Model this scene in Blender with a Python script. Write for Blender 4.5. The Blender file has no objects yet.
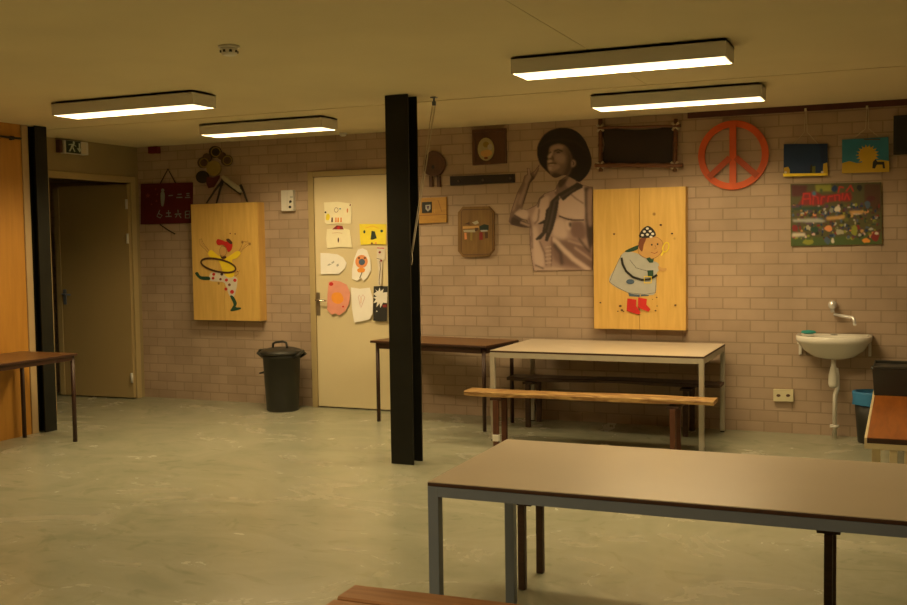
import bpy, bmesh, math, random
from mathutils import Vector, Matrix
S = bpy.context.scene
COL = S.collection
rnd = random.Random(7)

# ------------------------------------------------------------------ camera
F_PX, YAW, PITCH, ROLL = 1037.2, -0.40902, -0.056707, 0.014459
HC = 1.5506                      # eye height above the floor
CEIL = 2.587
WALL = 8.6                       # distance of the brick wall
def cam_axes():
    sy, cy, sp, cp = math.sin(YAW), math.cos(YAW), math.sin(PITCH), math.cos(PITCH)
    f = Vector((sy*cp, cy*cp, sp)); r = Vector((cy, -sy, 0)); d = f.cross(r)
    c, s = math.cos(ROLL), math.sin(ROLL)
    return c*r + s*d, -s*r + c*d, f
RT, DN, FW = cam_axes()
cam_d = bpy.data.cameras.new('camera'); cam = bpy.data.objects.new('camera', cam_d); COL.objects.link(cam)
M = Matrix.Identity(4)
for i in range(3):
    M[i][0] = RT[i]; M[i][1] = -DN[i]; M[i][2] = -FW[i]
M[2][3] = HC
cam.matrix_world = M
cam_d.sensor_width = 36; cam_d.lens = F_PX/907*36; cam_d.clip_end = 60
S.camera = cam
def at(px, py, Y=None, X=None, Z=None):
    """surveying helper: where the sight line through a photo point meets a real plane"""
    d = RT*((px-453.5)/F_PX) + DN*((py-302.5)/F_PX) + FW
    o = Vector((0, 0, HC))
    t = Y/d.y if Y is not None else (X/d.x if X is not None else (Z-HC)/d.z)
    return o + d*t

# ------------------------------------------------------------------ materials
def lin(c):
    return tuple(((v/255)/12.92 if v/255 <= .04045 else ((v/255+.055)/1.055)**2.4) for v in c)
def mat(name, col, rough=.6, var=.12, scale=6., metal=0., bump=0., stretch=(1,1,1), spec=.5):
    m = bpy.data.materials.new(name); m.use_nodes = True
    nt = m.node_tree; b = nt.nodes['Principled BSDF']
    b.inputs['Roughness'].default_value = rough; b.inputs['Metallic'].default_value = metal
    b.inputs['Specular IOR Level'].default_value = spec
    tc = nt.nodes.new('ShaderNodeTexCoord'); mp = nt.nodes.new('ShaderNodeMapping')
    mp.inputs['Scale'].default_value = stretch
    nz = nt.nodes.new('ShaderNodeTexNoise'); nz.inputs['Scale'].default_value = scale; nz.inputs['Detail'].default_value = 5
    cr = nt.nodes.new('ShaderNodeValToRGB')
    cr.color_ramp.elements[0].position = .3; cr.color_ramp.elements[1].position = .72
    cr.color_ramp.elements[0].color = (*[v*(1-var) for v in col], 1)
    cr.color_ramp.elements[1].color = (*[min(1, v*(1+var)) for v in col], 1)
    nt.links.new(tc.outputs['Object'], mp.inputs[0]); nt.links.new(mp.outputs[0], nz.inputs['Vector'])
    nt.links.new(nz.outputs[0], cr.inputs[0]); nt.links.new(cr.outputs[0], b.inputs['Base Color'])
    if bump:
        bp = nt.nodes.new('ShaderNodeBump'); bp.inputs['Strength'].default_value = bump; bp.inputs['Distance'].default_value = .004
        nt.links.new(nz.outputs[0], bp.inputs['Height']); nt.links.new(bp.outputs[0], b.inputs['Normal'])
    return m
def wood(name, a, b_, rough=.45, stretch=(1, 12, 12), knots=0., spec=.5):
    m = mat(name, a, rough, .0, 3., stretch=stretch, spec=spec)
    nt = m.node_tree
    cr = [n for n in nt.nodes if n.type == 'VALTORGB'][0]
    cr.color_ramp.elements[0].color = (*b_, 1); cr.color_ramp.elements[1].color = (*a, 1)
    nz = [n for n in nt.nodes if n.type == 'TEX_NOISE'][0]; nz.inputs['Distortion'].default_value = .6; nz.inputs['Detail'].default_value = 8
    if knots:
        bs = nt.nodes['Principled BSDF']; tc = [n for n in nt.nodes if n.type == 'TEX_COORD'][0]
        vo = nt.nodes.new('ShaderNodeTexVoronoi'); vo.inputs['Scale'].default_value = knots
        r2 = nt.nodes.new('ShaderNodeValToRGB'); r2.color_ramp.elements[0].position = .05; r2.color_ramp.elements[1].position = .085
        r2.color_ramp.elements[0].color = (.25, .12, .04, 1); r2.color_ramp.elements[1].color = (1, 1, 1, 1)
        mx = nt.nodes.new('ShaderNodeMix'); mx.data_type = 'RGBA'; mx.blend_type = 'MULTIPLY'; mx.inputs[0].default_value = .75
        nt.links.new(tc.outputs['Object'], vo.inputs['Vector']); nt.links.new(vo.outputs['Distance'], r2.inputs[0])
        nt.links.new(cr.outputs[0], mx.inputs[6]); nt.links.new(r2.outputs[0], mx.inputs[7])
        nt.links.new(mx.outputs[2], bs.inputs['Base Color'])
    return m
def brick_mat():
    m = bpy.data.materials.new('painted_brick'); m.use_nodes = True
    nt = m.node_tree; b = nt.nodes['Principled BSDF']; b.inputs['Roughness'].default_value = .75
    tc = nt.nodes.new('ShaderNodeTexCoord'); sp = nt.nodes.new('ShaderNodeSeparateXYZ'); cb = nt.nodes.new('ShaderNodeCombineXYZ')
    ref = at(709.3, 264.4, Y=WALL); z2 = at(709.3, 330.8, Y=WALL).z
    h = (ref.z - z2)/6; w = .2165
    ax = nt.nodes.new('ShaderNodeMath'); ax.operation = 'ADD'; ax.inputs[1].default_value = -ref.x + 60*w
    az = nt.nodes.new('ShaderNodeMath'); az.operation = 'ADD'; az.inputs[1].default_value = -ref.z + 40*h
    br = nt.nodes.new('ShaderNodeTexBrick'); br.inputs['Scale'].default_value = 1
    br.inputs['Brick Width'].default_value = w; br.inputs['Row Height'].default_value = h
    br.inputs['Mortar Size'].default_value = .0052; br.inputs['Mortar Smooth'].default_value = .3; br.inputs['Bias'].default_value = 0
    br.inputs['Color1'].default_value = (.44, .335, .245, 1); br.inputs['Color2'].default_value = (.50, .385, .29, 1)
    br.inputs['Mortar'].default_value = (.355, .272, .195, 1)
    nz = nt.nodes.new('ShaderNodeTexNoise'); nz.inputs['Scale'].default_value = 2.2; nz.inputs['Detail'].default_value = 6
    mx = nt.nodes.new('ShaderNodeMix'); mx.data_type = 'RGBA'; mx.blend_type = 'MULTIPLY'; mx.inputs[0].default_value = 1
    cr = nt.nodes.new('ShaderNodeValToRGB'); cr.color_ramp.elements[0].position = .3; cr.color_ramp.elements[1].position = .7
    cr.color_ramp.elements[0].color = (.82, .8, .78, 1); cr.color_ramp.elements[1].color = (1.06, 1.04, 1.03, 1)
    bp = nt.nodes.new('ShaderNodeBump'); bp.invert = True; bp.inputs['Strength'].default_value = .5; bp.inputs['Distance'].default_value = .006
    L = nt.links.new
    L(tc.outputs['Object'], sp.inputs[0]); L(sp.outputs['X'], ax.inputs[0]); L(sp.outputs['Z'], az.inputs[0])
    L(ax.outputs[0], cb.inputs[0]); L(az.outputs[0], cb.inputs[1]); L(cb.outputs[0], br.inputs['Vector'])
    L(tc.outputs['Object'], nz.inputs['Vector']); L(nz.outputs[0], cr.inputs[0]); L(br.outputs['Color'], mx.inputs[6]); L(cr.outputs[0], mx.inputs[7])
    L(mx.outputs[2], b.inputs['Base Color']); L(br.outputs['Fac'], bp.inputs['Height']); L(bp.outputs[0], b.inputs['Normal'])
    return m
def floor_mat():
    m = bpy.data.materials.new('poured_floor'); m.use_nodes = True
    nt = m.node_tree; b = nt.nodes['Principled BSDF']; L = nt.links.new
    b.inputs['Specular IOR Level'].default_value = .42
    tc = nt.nodes.new('ShaderNodeTexCoord'); mp = nt.nodes.new('ShaderNodeMapping'); mp.inputs['Scale'].default_value = (.8, 1.1, 1); mp.inputs['Rotation'].default_value = (0, 0, .5)
    n1 = nt.nodes.new('ShaderNodeTexNoise'); n1.inputs['Scale'].default_value = 1.6; n1.inputs['Detail'].default_value = 9; n1.inputs['Roughness'].default_value = .6; n1.inputs['Distortion'].default_value = 1.6
    n2 = nt.nodes.new('ShaderNodeTexNoise'); n2.inputs['Scale'].default_value = 2.4; n2.inputs['Detail'].default_value = 6; n2.inputs['Distortion'].default_value = 3.5
    c1 = nt.nodes.new('ShaderNodeValToRGB'); e = c1.color_ramp.elements
    e[0].position = .28; e[0].color = (.285, .30, .215, 1); e[1].position = .75; e[1].color = (.43, .42, .33, 1)
    k = c1.color_ramp.elements.new(.5); k.color = (.355, .36, .265, 1)
    c2 = nt.nodes.new('ShaderNodeValToRGB'); e = c2.color_ramp.elements
    e[0].position = .33; e[0].color = (.84, .86, .82, 1); e[1].position = .42; e[1].color = (1, 1, 1, 1)
    q = c2.color_ramp.elements.new(.66); q.color = (1, 1, 1, 1); q = c2.color_ramp.elements.new(.74); q.color = (1.06, 1.05, 1.04, 1)
    mx = nt.nodes.new('ShaderNodeMix'); mx.data_type = 'RGBA'; mx.blend_type = 'MULTIPLY'; mx.inputs[0].default_value = 1
    rr = nt.nodes.new('ShaderNodeMapRange'); rr.inputs['To Min'].default_value = .25; rr.inputs['To Max'].default_value = .29
    L(tc.outputs['Object'], mp.inputs[0]); L(mp.outputs[0], n1.inputs['Vector']); L(mp.outputs[0], n2.inputs['Vector'])
    L(n1.outputs[0], c1.inputs[0]); L(n2.outputs[0], c2.inputs[0]); L(c1.outputs[0], mx.inputs[6]); L(c2.outputs[0], mx.inputs[7])
    L(mx.outputs[2], b.inputs['Base Color']); L(n1.outputs[0], rr.inputs['Value']); L(rr.outputs[0], b.inputs['Roughness'])
    return m
def lamp_mat():
    m = bpy.data.materials.new('lamp_diffuser'); m.use_nodes = True
    b = m.node_tree.nodes['Principled BSDF']
    b.inputs['Base Color'].default_value = (.9, .88, .8, 1)
    b.inputs['Emission Color'].default_value = (1, .74, .38, 1)
    nt = m.node_tree; ge = nt.nodes.new('ShaderNodeNewGeometry'); dt_ = nt.nodes.new('ShaderNodeVectorMath'); dt_.operation = 'DOT_PRODUCT'
    mr = nt.nodes.new('ShaderNodeMapRange'); mr.interpolation_type = 'SMOOTHSTEP'      # prismatic diffuser: throws its light downwards, little sideways
    mr.inputs['From Min'].default_value = .17; mr.inputs['From Max'].default_value = .44; mr.inputs['To Min'].default_value = 2.8; mr.inputs['To Max'].default_value = 43
    nt.links.new(ge.outputs['Normal'], dt_.inputs[0]); nt.links.new(ge.outputs['Incoming'], dt_.inputs[1]); nt.links.new(dt_.outputs['Value'], mr.inputs['Value'])
    nt.links.new(mr.outputs[0], b.inputs['Emission Strength'])
    return m

BRICK = brick_mat(); FLOOR = floor_mat(); LAMP = lamp_mat()
CEILM = mat('ceiling_board', (.74, .66, .43), .85, .04, 1.5)
PLASTER = mat('cream_paint', (.34, .27, .14), .7, .05, 2)
DARKWALL = mat('hall_paint', (.3, .24, .15), .8, .05, 2)
WOODPANEL = wood('orange_panel_wood', (.54, .26, .038), (.46, .21, .028), .5, (8, 8, .8))
DOORM = mat('cream_door_paint', (.72, .62, .39), .5, .03, 2)
FRAMEM = mat('door_frame_paint', (.46, .36, .18), .5, .04, 3)
STEEL = mat('black_column_paint', (.009, .0095, .006), .55, .25, 5, spec=.3)
WHITEP = mat('white_lacquer', (.74, .72, .66), .4, .03, 3)
HOUSING = mat('lamp_housing_white', (.72, .70, .64), .5, .03, 3)
TABLETOP = mat('beige_laminate', (.64, .55, .43), .3, .04, 2)
TABLEEDGE = mat('brown_table_edge', (.055, .022, .011), .5, .2, 20)
GREYMETAL = mat('grey_steel', (.17, .205, .27), .4, .06, 6)
BEIGEMETAL = mat('light_grey_steel', (.46, .43, .35), .45, .06, 6)
def contrast(m, a, b):
    e = m.node_tree.nodes['Color Ramp'].color_ramp.elements; e[0].position = a; e[1].position = b; return m
DARKTOP = wood('dark_table_veneer', (.19, .092, .03), (.13, .056, .017), .38, (1, 10, 10))
DARKMETAL = mat('dark_brown_steel', (.040, .014, .007), .45, .15, 8)
PLANK = wood('worn_pine_plank', (.56, .35, .13), (.26, .13, .04), .6, (2.2, 16, 16), 5.); contrast(PLANK, .40, .60)
DARKPLANK = wood('dark_stained_plank', (.085, .042, .022), (.05, .024, .013), .55, (1.2, 14, 14))
BENCHRED = wood('red_brown_wood', (.13, .045, .018), (.075, .024, .01), .5, (12, 12, 1))
FRONTPLANK = wood('brown_worn_plank', (.40, .20, .085), (.27, .12, .045), .6, (1.2, 14, 14))
PLY = wood('yellow_plywood', (.77, .51, .15), (.66, .41, .105), .45, (9, 9, .9), 4.2)
PLYEDGE = wood('plywood_edge', (.72, .45, .13), (.62, .37, .1), .5, (9, 9, .9))
BLACKP = mat('black_plastic', (.028, .028, .024), .42, .15, 8)
CERAMIC = mat('white_ceramic', (.78, .76, .70), .14, .02, 3)
CHROME = mat('chrome', (.7, .7, .7), .15, .02, 3, 1.)
PAPER = mat('cream_paper', (.90, .84, .60), .8, .05, 8)
WHITEPAPER = mat('white_paper', (.90, .88, .84), .8, .03, 8)
CORD = mat('pale_cord', (.55, .47, .34), .8, .1, 30)
FRAMEBROWN = wood('brown_plaque_wood', (.13, .055, .024), (.085, .035, .015), .5, (8, 8, 1))
BAMBOO = wood('bamboo', (.19, .07, .024), (.10, .036, .013), .4, (1, 10, 10))
LEATHER = mat('dark_leather', (.022, .011, .007), .6, .25, 4)
HONEY = wood('honey_wood', (.56, .31, .05), (.45, .23, .035), .45, (2, 10, 10))
OAK = wood('carved_oak', (.27, .155, .042), (.18, .095, .026), .5, (9, 9, 1))
ORANGE = mat('orange_paint', (.66, .095, .006), .5, .12, 6)
ORANGE2 = mat('worn_orange_paint', (.44, .065, .008), .55, .15, 6)
RAIL = mat('dark_red_brown_rail', (.085, .025, .016), .6, .15, 6)
CREAMP = mat('cream_bench_paint', (.68, .58, .36), .45, .05, 4)
BENCHTOP = wood('orange_brown_bench_top', (.36, .115, .016), (.21, .06, .009), .35, (10, 1, 10))
REDP = mat('red_board_paint', (.10, .005, .006), .6, .15, 5)
P = {}
def paint(n, c, rough=.6):
    if n not in P: P[n] = mat('paint_'+n, c, rough, .06, 12)
    return P[n]
for n, c in dict(yellow=(.92, .70, .03), lemon=(.90, .75, .04), red=(.60, .025, .02), black=(.02, .02, .018), white=(.78, .76, .7), grey=(.46, .47, .44),
        pale=(.72, .66, .55), green=(.02, .07, .04), blue=(.07, .12, .2), tan=(.62, .36, .12), brown=(.20, .06, .025), dkbrown=(.09, .04, .02), navy=(.004, .032, .12), sun=(.60, .40, .03),
        sky=(.03, .22, .36), pink=(.78, .33, .24), orange=(.85, .33, .04), softorange=(.80, .32, .12), teal=(.03, .30, .27), lightpink=(.72, .52, .5), skin=(.16, .105, .078), skinlit=(.30, .205, .155),
        skindark=(.065, .04, .028), hat=(.022, .013, .009), shirt=(.40, .285, .225), shirtlit=(.56, .43, .35), shirtdark=(.20, .125, .10), scarf=(.045, .03, .025), olive=(.14, .15, .03), grass=(.07, .12, .03),
        bluebag=(.03, .19, .42), gold=(.30, .21, .045), purple=(.09, .04, .09), dkred=(.25, .02, .02), darkgreen=(.012, .03, .02), mint=(.25, .28, .24), lime=(.3, .32, .04), maroon=(.10, .02, .02), chartpale=(.45, .42, .3)).items(): paint(n, c)

# ------------------------------------------------------------------ objects
def tag(o, label=None, cat=None, group=None, kind=None):
    if label: o['label'] = label
    if cat: o['category'] = cat
    if group: o['group'] = group
    if kind: o['kind'] = kind
    return o
def thing(name, label, cat, loc=(0, 0, 0), rz=0, group=None):
    o = bpy.data.objects.new(name, None); COL.objects.link(o); o.location = loc; o.rotation_euler = (0, 0, rz)
    o.empty_display_size = .1
    return tag(o, label, cat, group)
class MB:
    def __init__(s): s.bm = bmesh.new(); s.mats = []
    def mi(s, m):
        if m is None: return 0
        if m not in s.mats: s.mats.append(m)
        return s.mats.index(m)
    def face(s, pts, m=None):
        f = s.bm.faces.new([s.bm.verts.new(p) for p in pts]); f.material_index = s.mi(m); return f
    def box(s, a, b, m=None, bev=0.):
        bm = s.bm; i = s.mi(m)
        a, b = Vector([min(x, y) for x, y in zip(a, b)]), Vector([max(x, y) for x, y in zip(a, b)])
        v = [bm.verts.new((x, y, z)) for x in (a.x, b.x) for y in (a.y, b.y) for z in (a.z, b.z)]
        fs = [bm.faces.new([v[k] for k in q]) for q in ((0, 1, 3, 2), (4, 6, 7, 5), (0, 4, 5, 1), (2, 3, 7, 6), (0, 2, 6, 4), (1, 5, 7, 3))]
        for f in fs: f.material_index = i
        if bev:
            es = list({e for f in fs for e in f.edges})
            r = bmesh.ops.bevel(bm, geom=es, offset=bev, segments=2, affect='EDGES', profile=.5)
            for f in r['faces']: f.material_index = i
        return s
    def hexa(s, bot, top, m=None):
        i = s.mi(m); B = [s.bm.verts.new(p) for p in bot]; T = [s.bm.verts.new(p) for p in top]; n = len(B)
        fs = [s.bm.faces.new(list(reversed(B))), s.bm.faces.new(T)]
        fs += [s.bm.faces.new([B[k], B[(k+1) % n], T[(k+1) % n], T[k]]) for k in range(n)]
        for f in fs: f.material_index = i
        return s
    def tube(s, pts, r, m=None, seg=8, rs=None, smooth=True, closed=False):
        i = s.mi(m); pts = [Vector(p) for p in pts]; rings = []; n = len(pts); up = None
        for k, p in enumerate(pts):
            if closed: t = pts[(k+1) % n]-pts[k-1]
            else: t = pts[min(k+1, n-1)]-pts[max(k-1, 0)]
            t.normalize()
            if up is None: up = t.orthogonal().normalized()
            up = (up - t*up.dot(t)); up = up.normalized() if up.length > 1e-6 else t.orthogonal().normalized()
            w = t.cross(up); rr = rs[k] if rs else r
            rings.append([s.bm.verts.new(p + up*(math.cos(a)*rr) + w*(math.sin(a)*rr)) for a in [2*math.pi*j/seg for j in range(seg)]])
        for k in range(n if closed else n-1):
            A, B = rings[k], rings[(k+1) % n]
            for j in range(seg):
                f = s.bm.faces.new([A[j], A[(j+1) % seg], B[(j+1) % seg], B[j]]); f.material_index = i; f.smooth = smooth
        if not closed:
            for R in (list(reversed(rings[0])), rings[-1]):
                f = s.bm.faces.new(R); f.material_index = i
        return s
    def lathe(s, prof, c=(0, 0, 0), m=None, seg=28, sx=1, sy=1):
        i = s.mi(m); rings = []
        for r, z in prof:
            rings.append([s.bm.verts.new((c[0]+sx*r*math.cos(2*math.pi*j/seg), c[1]+sy*r*math.sin(2*math.pi*j/seg), c[2]+z)) for j in range(seg)])
        for A, B in zip(rings, rings[1:]):
            for j in range(seg):
                f = s.bm.faces.new([A[j], A[(j+1) % seg], B[(j+1) % seg], B[j]]); f.material_index = i; f.smooth = True
        for R in (list(reversed(rings[0])), rings[-1]):
            f = s.bm.faces.new(R); f.material_index = i
        return s
    def slab(s, xz, y0, y1, m=None):
        """outline in the wall plane, given thickness"""
        return s.hexa([(x, y0, z) for x, z in xz], [(x, y1, z) for x, z in xz], m)
    def build(s, name, m=None, parent=None, shift=None):
        bm = s.bm
        if shift: bmesh.ops.translate(bm, verts=bm.verts, vec=-Vector(shift))
        bmesh.ops.recalc_face_normals(bm, faces=bm.faces)
        me = bpy.data.meshes.new(name); bm.to_mesh(me); bm.free()
        for q in (s.mats if s.mats else [m]): me.materials.append(q)
        o = bpy.data.objects.new(name, me); COL.objects.link(o)
        if parent: o.parent = parent
        return o
def struct(o): o['kind'] = 'structure'; return o
def smooth_poly(pts, n=5):
    out = []; N = len(pts)
    for k in range(N):
        p0, p1, p2, p3 = [Vector(pts[(k+j-1) % N]) for j in range(4)]
        for q in range(n):
            t = q/n
            out.append(tuple(.5*((2*p1)+(p2-p0)*t+(2*p0-5*p1+4*p2-p3)*t*t+(3*p1-p0-3*p2+p3)*t**3)))
    return out
def ell(cx, cy, rx, ry, rot=0, n=20):
    return [(cx+rx*math.cos(a)*math.cos(rot)-ry*math.sin(a)*math.sin(rot), cy+rx*math.cos(a)*math.sin(rot)+ry*math.sin(a)*math.cos(rot)) for a in [2*math.pi*k/n for k in range(n)]]
class Art:
    """flat painting / print: real thin layers on a vertical plane facing the room"""
    def __init__(s, Y, box=None, step=.0006):
        s.Y = Y; s.k = 0; s.step = step; s.mb = MB()
        s.tf = (lambda p: p) if box is None else (lambda p: (box[0]+p[0]/box[2], box[1]+p[1]/box[2]))
        s.n = 0
    def xz(s, p):
        q = s.tf(p); v = at(q[0], q[1], Y=s.Y); return (v.x, v.z)
    def layer(s): s.k += 1
    def poly(s, pts, m, sm=False, keep=False):
        if sm: pts = smooth_poly(pts)
        if not keep: s.k += 1
        L = [s.xz(p) for p in pts]; y = s.Y - s.step*s.k
        s.mb.slab(L, y, y+s.step*.9, m if not isinstance(m, str) else P[m]); return s
    def stroke(s, pts, w, m, closed=False, keep=False):
        if not keep: s.k += 1
        L = [Vector(s.xz(p)) for p in pts]; N = len(L); y = s.Y - s.step*s.k
        i = s.mb.mi(m if not isinstance(m, str) else P[m]); pr = []
        for k in range(N):
            a = L[k-1] if (closed or k) else L[k]; b = L[(k+1) % N] if (closed or k < N-1) else L[k]
            t = (b-a).normalized(); nn = Vector((-t.y, t.x))*(w/2)
            pr.append((s.mb.bm.verts.new((L[k].x+nn.x, y, L[k].y+nn.y)), s.mb.bm.verts.new((L[k].x-nn.x, y, L[k].y-nn.y))))
        for k in range(N if closed else N-1):
            A, B = pr[k], pr[(k+1) % N]
            f = s.mb.bm.faces.new([A[0], A[1], B[1], B[0]]); f.material_index = i
        return s
    def build(s, name, parent=None): return s.mb.build(name, None, parent)

import numpy as np
class Print:
    """a printed picture: colour patches with soft edges, as ink on a real board"""
    def __init__(s, Y, x0, y0, x1, y1, step, base):
        s.Y, s.x0, s.y0, s.st = Y, x0, y0, step
        s.nx, s.ny = int((x1-x0)/step)+1, int((y1-y0)/step)+1
        s.X, s.Yy = np.meshgrid(x0+np.arange(s.nx)*step, y0+np.arange(s.ny)*step)
        s.sf = 1.; s.img = np.ones((s.ny, s.nx, 3))*np.array(base); s.tf = lambda p: p
    def inside(s, pts):
        m = np.zeros(s.X.shape, bool); n = len(pts)
        for k in range(n):
            (xa, ya), (xb, yb) = pts[k], pts[(k+1) % n]
            if ya == yb: continue
            c = (s.Yy > min(ya, yb)) & (s.Yy <= max(ya, yb)); m ^= c & (s.X < xa+(s.Yy-ya)*(xb-xa)/(yb-ya))
        return m
    def blur(s, a, r):
        if r <= 0: return a
        k = np.exp(-.5*(np.arange(-int(3*r)-1, int(3*r)+2)/r)**2); k /= k.sum(); h = len(k)//2
        for ax in (0, 1):
            p = np.pad(a, [(h, h) if i == ax else (0, 0) for i in range(2)], mode='edge')
            a = sum(w_*np.take(p, np.arange(i, i+a.shape[ax]), axis=ax) for i, w_ in enumerate(k))
        return a
    def put(s, m, c, soft):
        al = s.blur(m.astype(float), soft*s.sf/s.st)[..., None]; s.img = s.img*(1-al)+np.array(P[c].node_tree.nodes['Color Ramp'].color_ramp.elements[0].color[:3] if isinstance(c, str) else c)*al
    def poly(s, pts, c, sm=False, soft=.8):
        q = [s.tf(p) for p in pts]; s.put(s.inside(smooth_poly(q) if sm else q), c, soft); return s
    def stroke(s, pts, w, c, soft=.6):
        q = [s.tf(p) for p in pts]; m = np.zeros(s.X.shape, bool)
        for (xa, ya), (xb, yb) in zip(q, q[1:]):
            dx, dy = xb-xa, yb-ya; L2 = dx*dx+dy*dy+1e-9; tt = np.clip(((s.X-xa)*dx+(s.Yy-ya)*dy)/L2, 0, 1)
            m |= np.hypot(s.X-xa-tt*dx, s.Yy-ya-tt*dy) < w/2
        s.put(m, c, soft); return s
    def build(s, name, parent, o, outlines=None, rough=.55):
        keep = np.ones(s.X.shape, bool)
        if outlines:
            keep[:] = False
            for L_ in outlines: keep |= s.inside(L_)
        vs = [at(float(x), float(y), Y=s.Y)-o for x, y in zip(s.X.ravel(), s.Yy.ravel())]; nx = s.nx
        fs = [(j*nx+i, j*nx+i+1, (j+1)*nx+i+1, (j+1)*nx+i) for j in range(s.ny-1) for i in range(nx-1) if keep[j, i] and keep[j, i+1] and keep[j+1, i] and keep[j+1, i+1]]
        used = sorted({k for f in fs for k in f}); ix = {k: n for n, k in enumerate(used)}
        me = bpy.data.meshes.new(name); me.from_pydata([vs[k] for k in used], [], [[ix[k] for k in f] for f in fs])
        ca = me.color_attributes.new('ink', 'FLOAT_COLOR', 'POINT'); fl = s.img.reshape(-1, 3)
        ca.data.foreach_set('color', np.concatenate([fl[used], np.ones((len(used), 1))], 1).ravel())
        m = bpy.data.materials.new(name+'_ink'); m.use_nodes = True; b = m.node_tree.nodes['Principled BSDF']; b.inputs['Roughness'].default_value = rough
        n = m.node_tree.nodes.new('ShaderNodeVertexColor'); n.layer_name = 'ink'; m.node_tree.links.new(n.outputs[0], b.inputs['Base Color'])
        me.materials.append(m); ob = bpy.data.objects.new(name, me); COL.objects.link(ob); ob.parent = parent; return ob

# ------------------------------------------------------------------ the room
XL, XR, YB = -7.26, 2.6, -3.2      # left wall face, right wall face, wall behind the camera
XP = -6.72                         # timber panel face
YP = 6.60
struct(MB().box((-10.4, YB-.2, -.2), (XR+.2, WALL+.2, 0)).build('floor', FLOOR))
c = MB(); g = .014
for x0, x1 in ((-10.4, -1.572), (-1.568, XR+.2)):
    for y0, y1 in ((YB-.2, 6.93-g), (6.93+g, WALL+.2)):
        c.box((x0, y0, CEIL), (x1, y1, CEIL+.03))
c.box((-10.4, YB-.2, CEIL+.03), (XR+.2, WALL+.2, CEIL+.15))
struct(c.build('ceiling', CEILM))
struct(MB().box((-10.4, WALL, 0), (XR+.2, WALL+.2, CEIL)).build('wall_back', BRICK))
struct(MB().box((XR, YB, 0), (XR+.2, WALL, CEIL)).build('wall_right', BRICK))
struct(MB().box((-10.4, YB-.2, 0), (XR+.2, YB, CEIL)).build('wall_front', PLASTER))
DOORTOP = 2.215; DY0, DY1 = 7.36, 8.47
w = MB().box((XL-.12, YP, 0), (XL, DY0, CEIL)).box((XL-.12, DY1, 0), (XL, WALL, CEIL)).box((XL-.12, DY0, DOORTOP), (XL, DY1, CEIL))
struct(w.build('wall_left', PLASTER))
struct(MB().box((-10.4, YB, 0), (-10.2, WALL, CEIL)).build('wall_hall_end', DARKWALL))
struct(MB().box((-10.2, 5.2, 0), (XL-.12, 5.35, CEIL)).build('wall_hall_side', DARKWALL))
struct(MB().box((XP-.1, YB, 0), (XP, YP-.07, CEIL)).box((XL-.12, YP-.07, 0), (XP-.1, YP, CEIL)).build('wall_left_panel', WOODPANEL))
struct(MB().box((XP-.1, YP-.069, 0), (XP+.012, YP, CEIL), None, .004).build('trim_1', mat('grey_beige_trim', (.45, .32, .17), .5, .05, 4)))
# door in the brick wall
d1 = struct(thing('door_1', None, None)); del_ = None
x0 = at(311, 290, Y=WALL-.03).x; x1 = at(316.3, 290, Y=WALL-.03).x; dt = at(313, 172, Y=WALL-.03).z; xe = x1+.93
MB().box((x0, WALL-.05, 0), (x1, WALL-.002, dt), None, .004).box((xe, WALL-.05, 0), (xe+.055, WALL-.002, dt), None, .004).box((x1, WALL-.05, dt-.05), (xe, WALL-.002, dt), None, .004).build('frame', FRAMEM, d1)
DL = WALL-.038
MB().box((x1+.004, DL, .012), (xe-.004, WALL-.003, dt-.054), None, .002).build('door_leaf', DOORM, d1)
h = at(318.5, 304, Y=DL); plate = MB().box((h.x-.02, DL-.008, h.z-.11), (h.x+.02, DL-.0005, h.z+.11), None, .003)
hd = plate.build('handle_plate', mat('dull_brass', (.30, .25, .17), .35, .1, 20, .6), d1)
MB().tube([(h.x, DL-.005, h.z+.04), (h.x, DL-.05, h.z+.04), (h.x+.02, DL-.055, h.z+.04), (h.x+.115, DL-.055, h.z+.035)], .009).build('handle', CHROME, d1)
# open door of the hall
d2 = struct(thing('door_2', None, None))
fr = MB()
fr.box((XL-.13, DY0-.07, 0), (XL+.015, DY0, DOORTOP+.065), None, .004).box((XL-.13, DY1, 0), (XL+.015, DY1+.07, DOORTOP+.065), None, .004).box((XL-.13, DY0, DOORTOP), (XL+.015, DY1, DOORTOP+.065), None, .004)
fr.build('frame', FRAMEM, d2)
LEAFM = mat('hall_door_paint', (.44, .33, .155), .5, .03, 2)
hx, hy = XL+.004, DY1-.012; ang = math.radians(3.0)
leaf = MB().box((-.87, -.04, .012), (0, 0, DOORTOP-.012), None, .002).build('door_leaf', LEAFM, d2)
leaf.location = (hx, hy+.005, 0); leaf.rotation_euler = (0, 0, ang)
MB().box((-.935, -.046, .012), (-.8705, .01, DOORTOP-.03), None, .004).build('lipping', FRAMEM, leaf)
hb = MB()
hb.box((-.85, -.05, .97), (-.81, -.041, 1.13), None, .003).tube([(-.83, -.045, 1.08), (-.83, -.09, 1.08), (-.815, -.095, 1.08), (-.72, -.095, 1.075)], .009)
hb.build('handle', GREYMETAL, leaf)
for z in (.22, 1.65, 2.0): MB().tube([(-.006, -.053, z-.05), (-.006, -.053, z+.05)], .013).build('hinge', HOUSING, leaf)

# steel columns (H sections)
def column(label, cx, cy, rz, k=1.):
    t = thing('steel_column', label, 'column', (cx, cy, 0), rz, 'black steel columns')
    W2, D2 = .0875*k, .0775*k
    for sy in (-1, 1):
        MB().box((-W2, sy*D2-(.012 if sy > 0 else 0), 0), (W2, sy*D2+(.012 if sy < 0 else 0), CEIL-.002)).build('flange', STEEL, t)
    MB().box((-.005, -D2+.012, 0), (.005, D2-.012, CEIL-.002)).build('web', STEEL, t)
    return t
column('black steel H-column standing free in front of the cream door', -3.228, 6.577, 0)
column('black steel H-column at the end of the orange timber wall', -6.716, 6.69, math.pi/2, .74)

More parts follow.
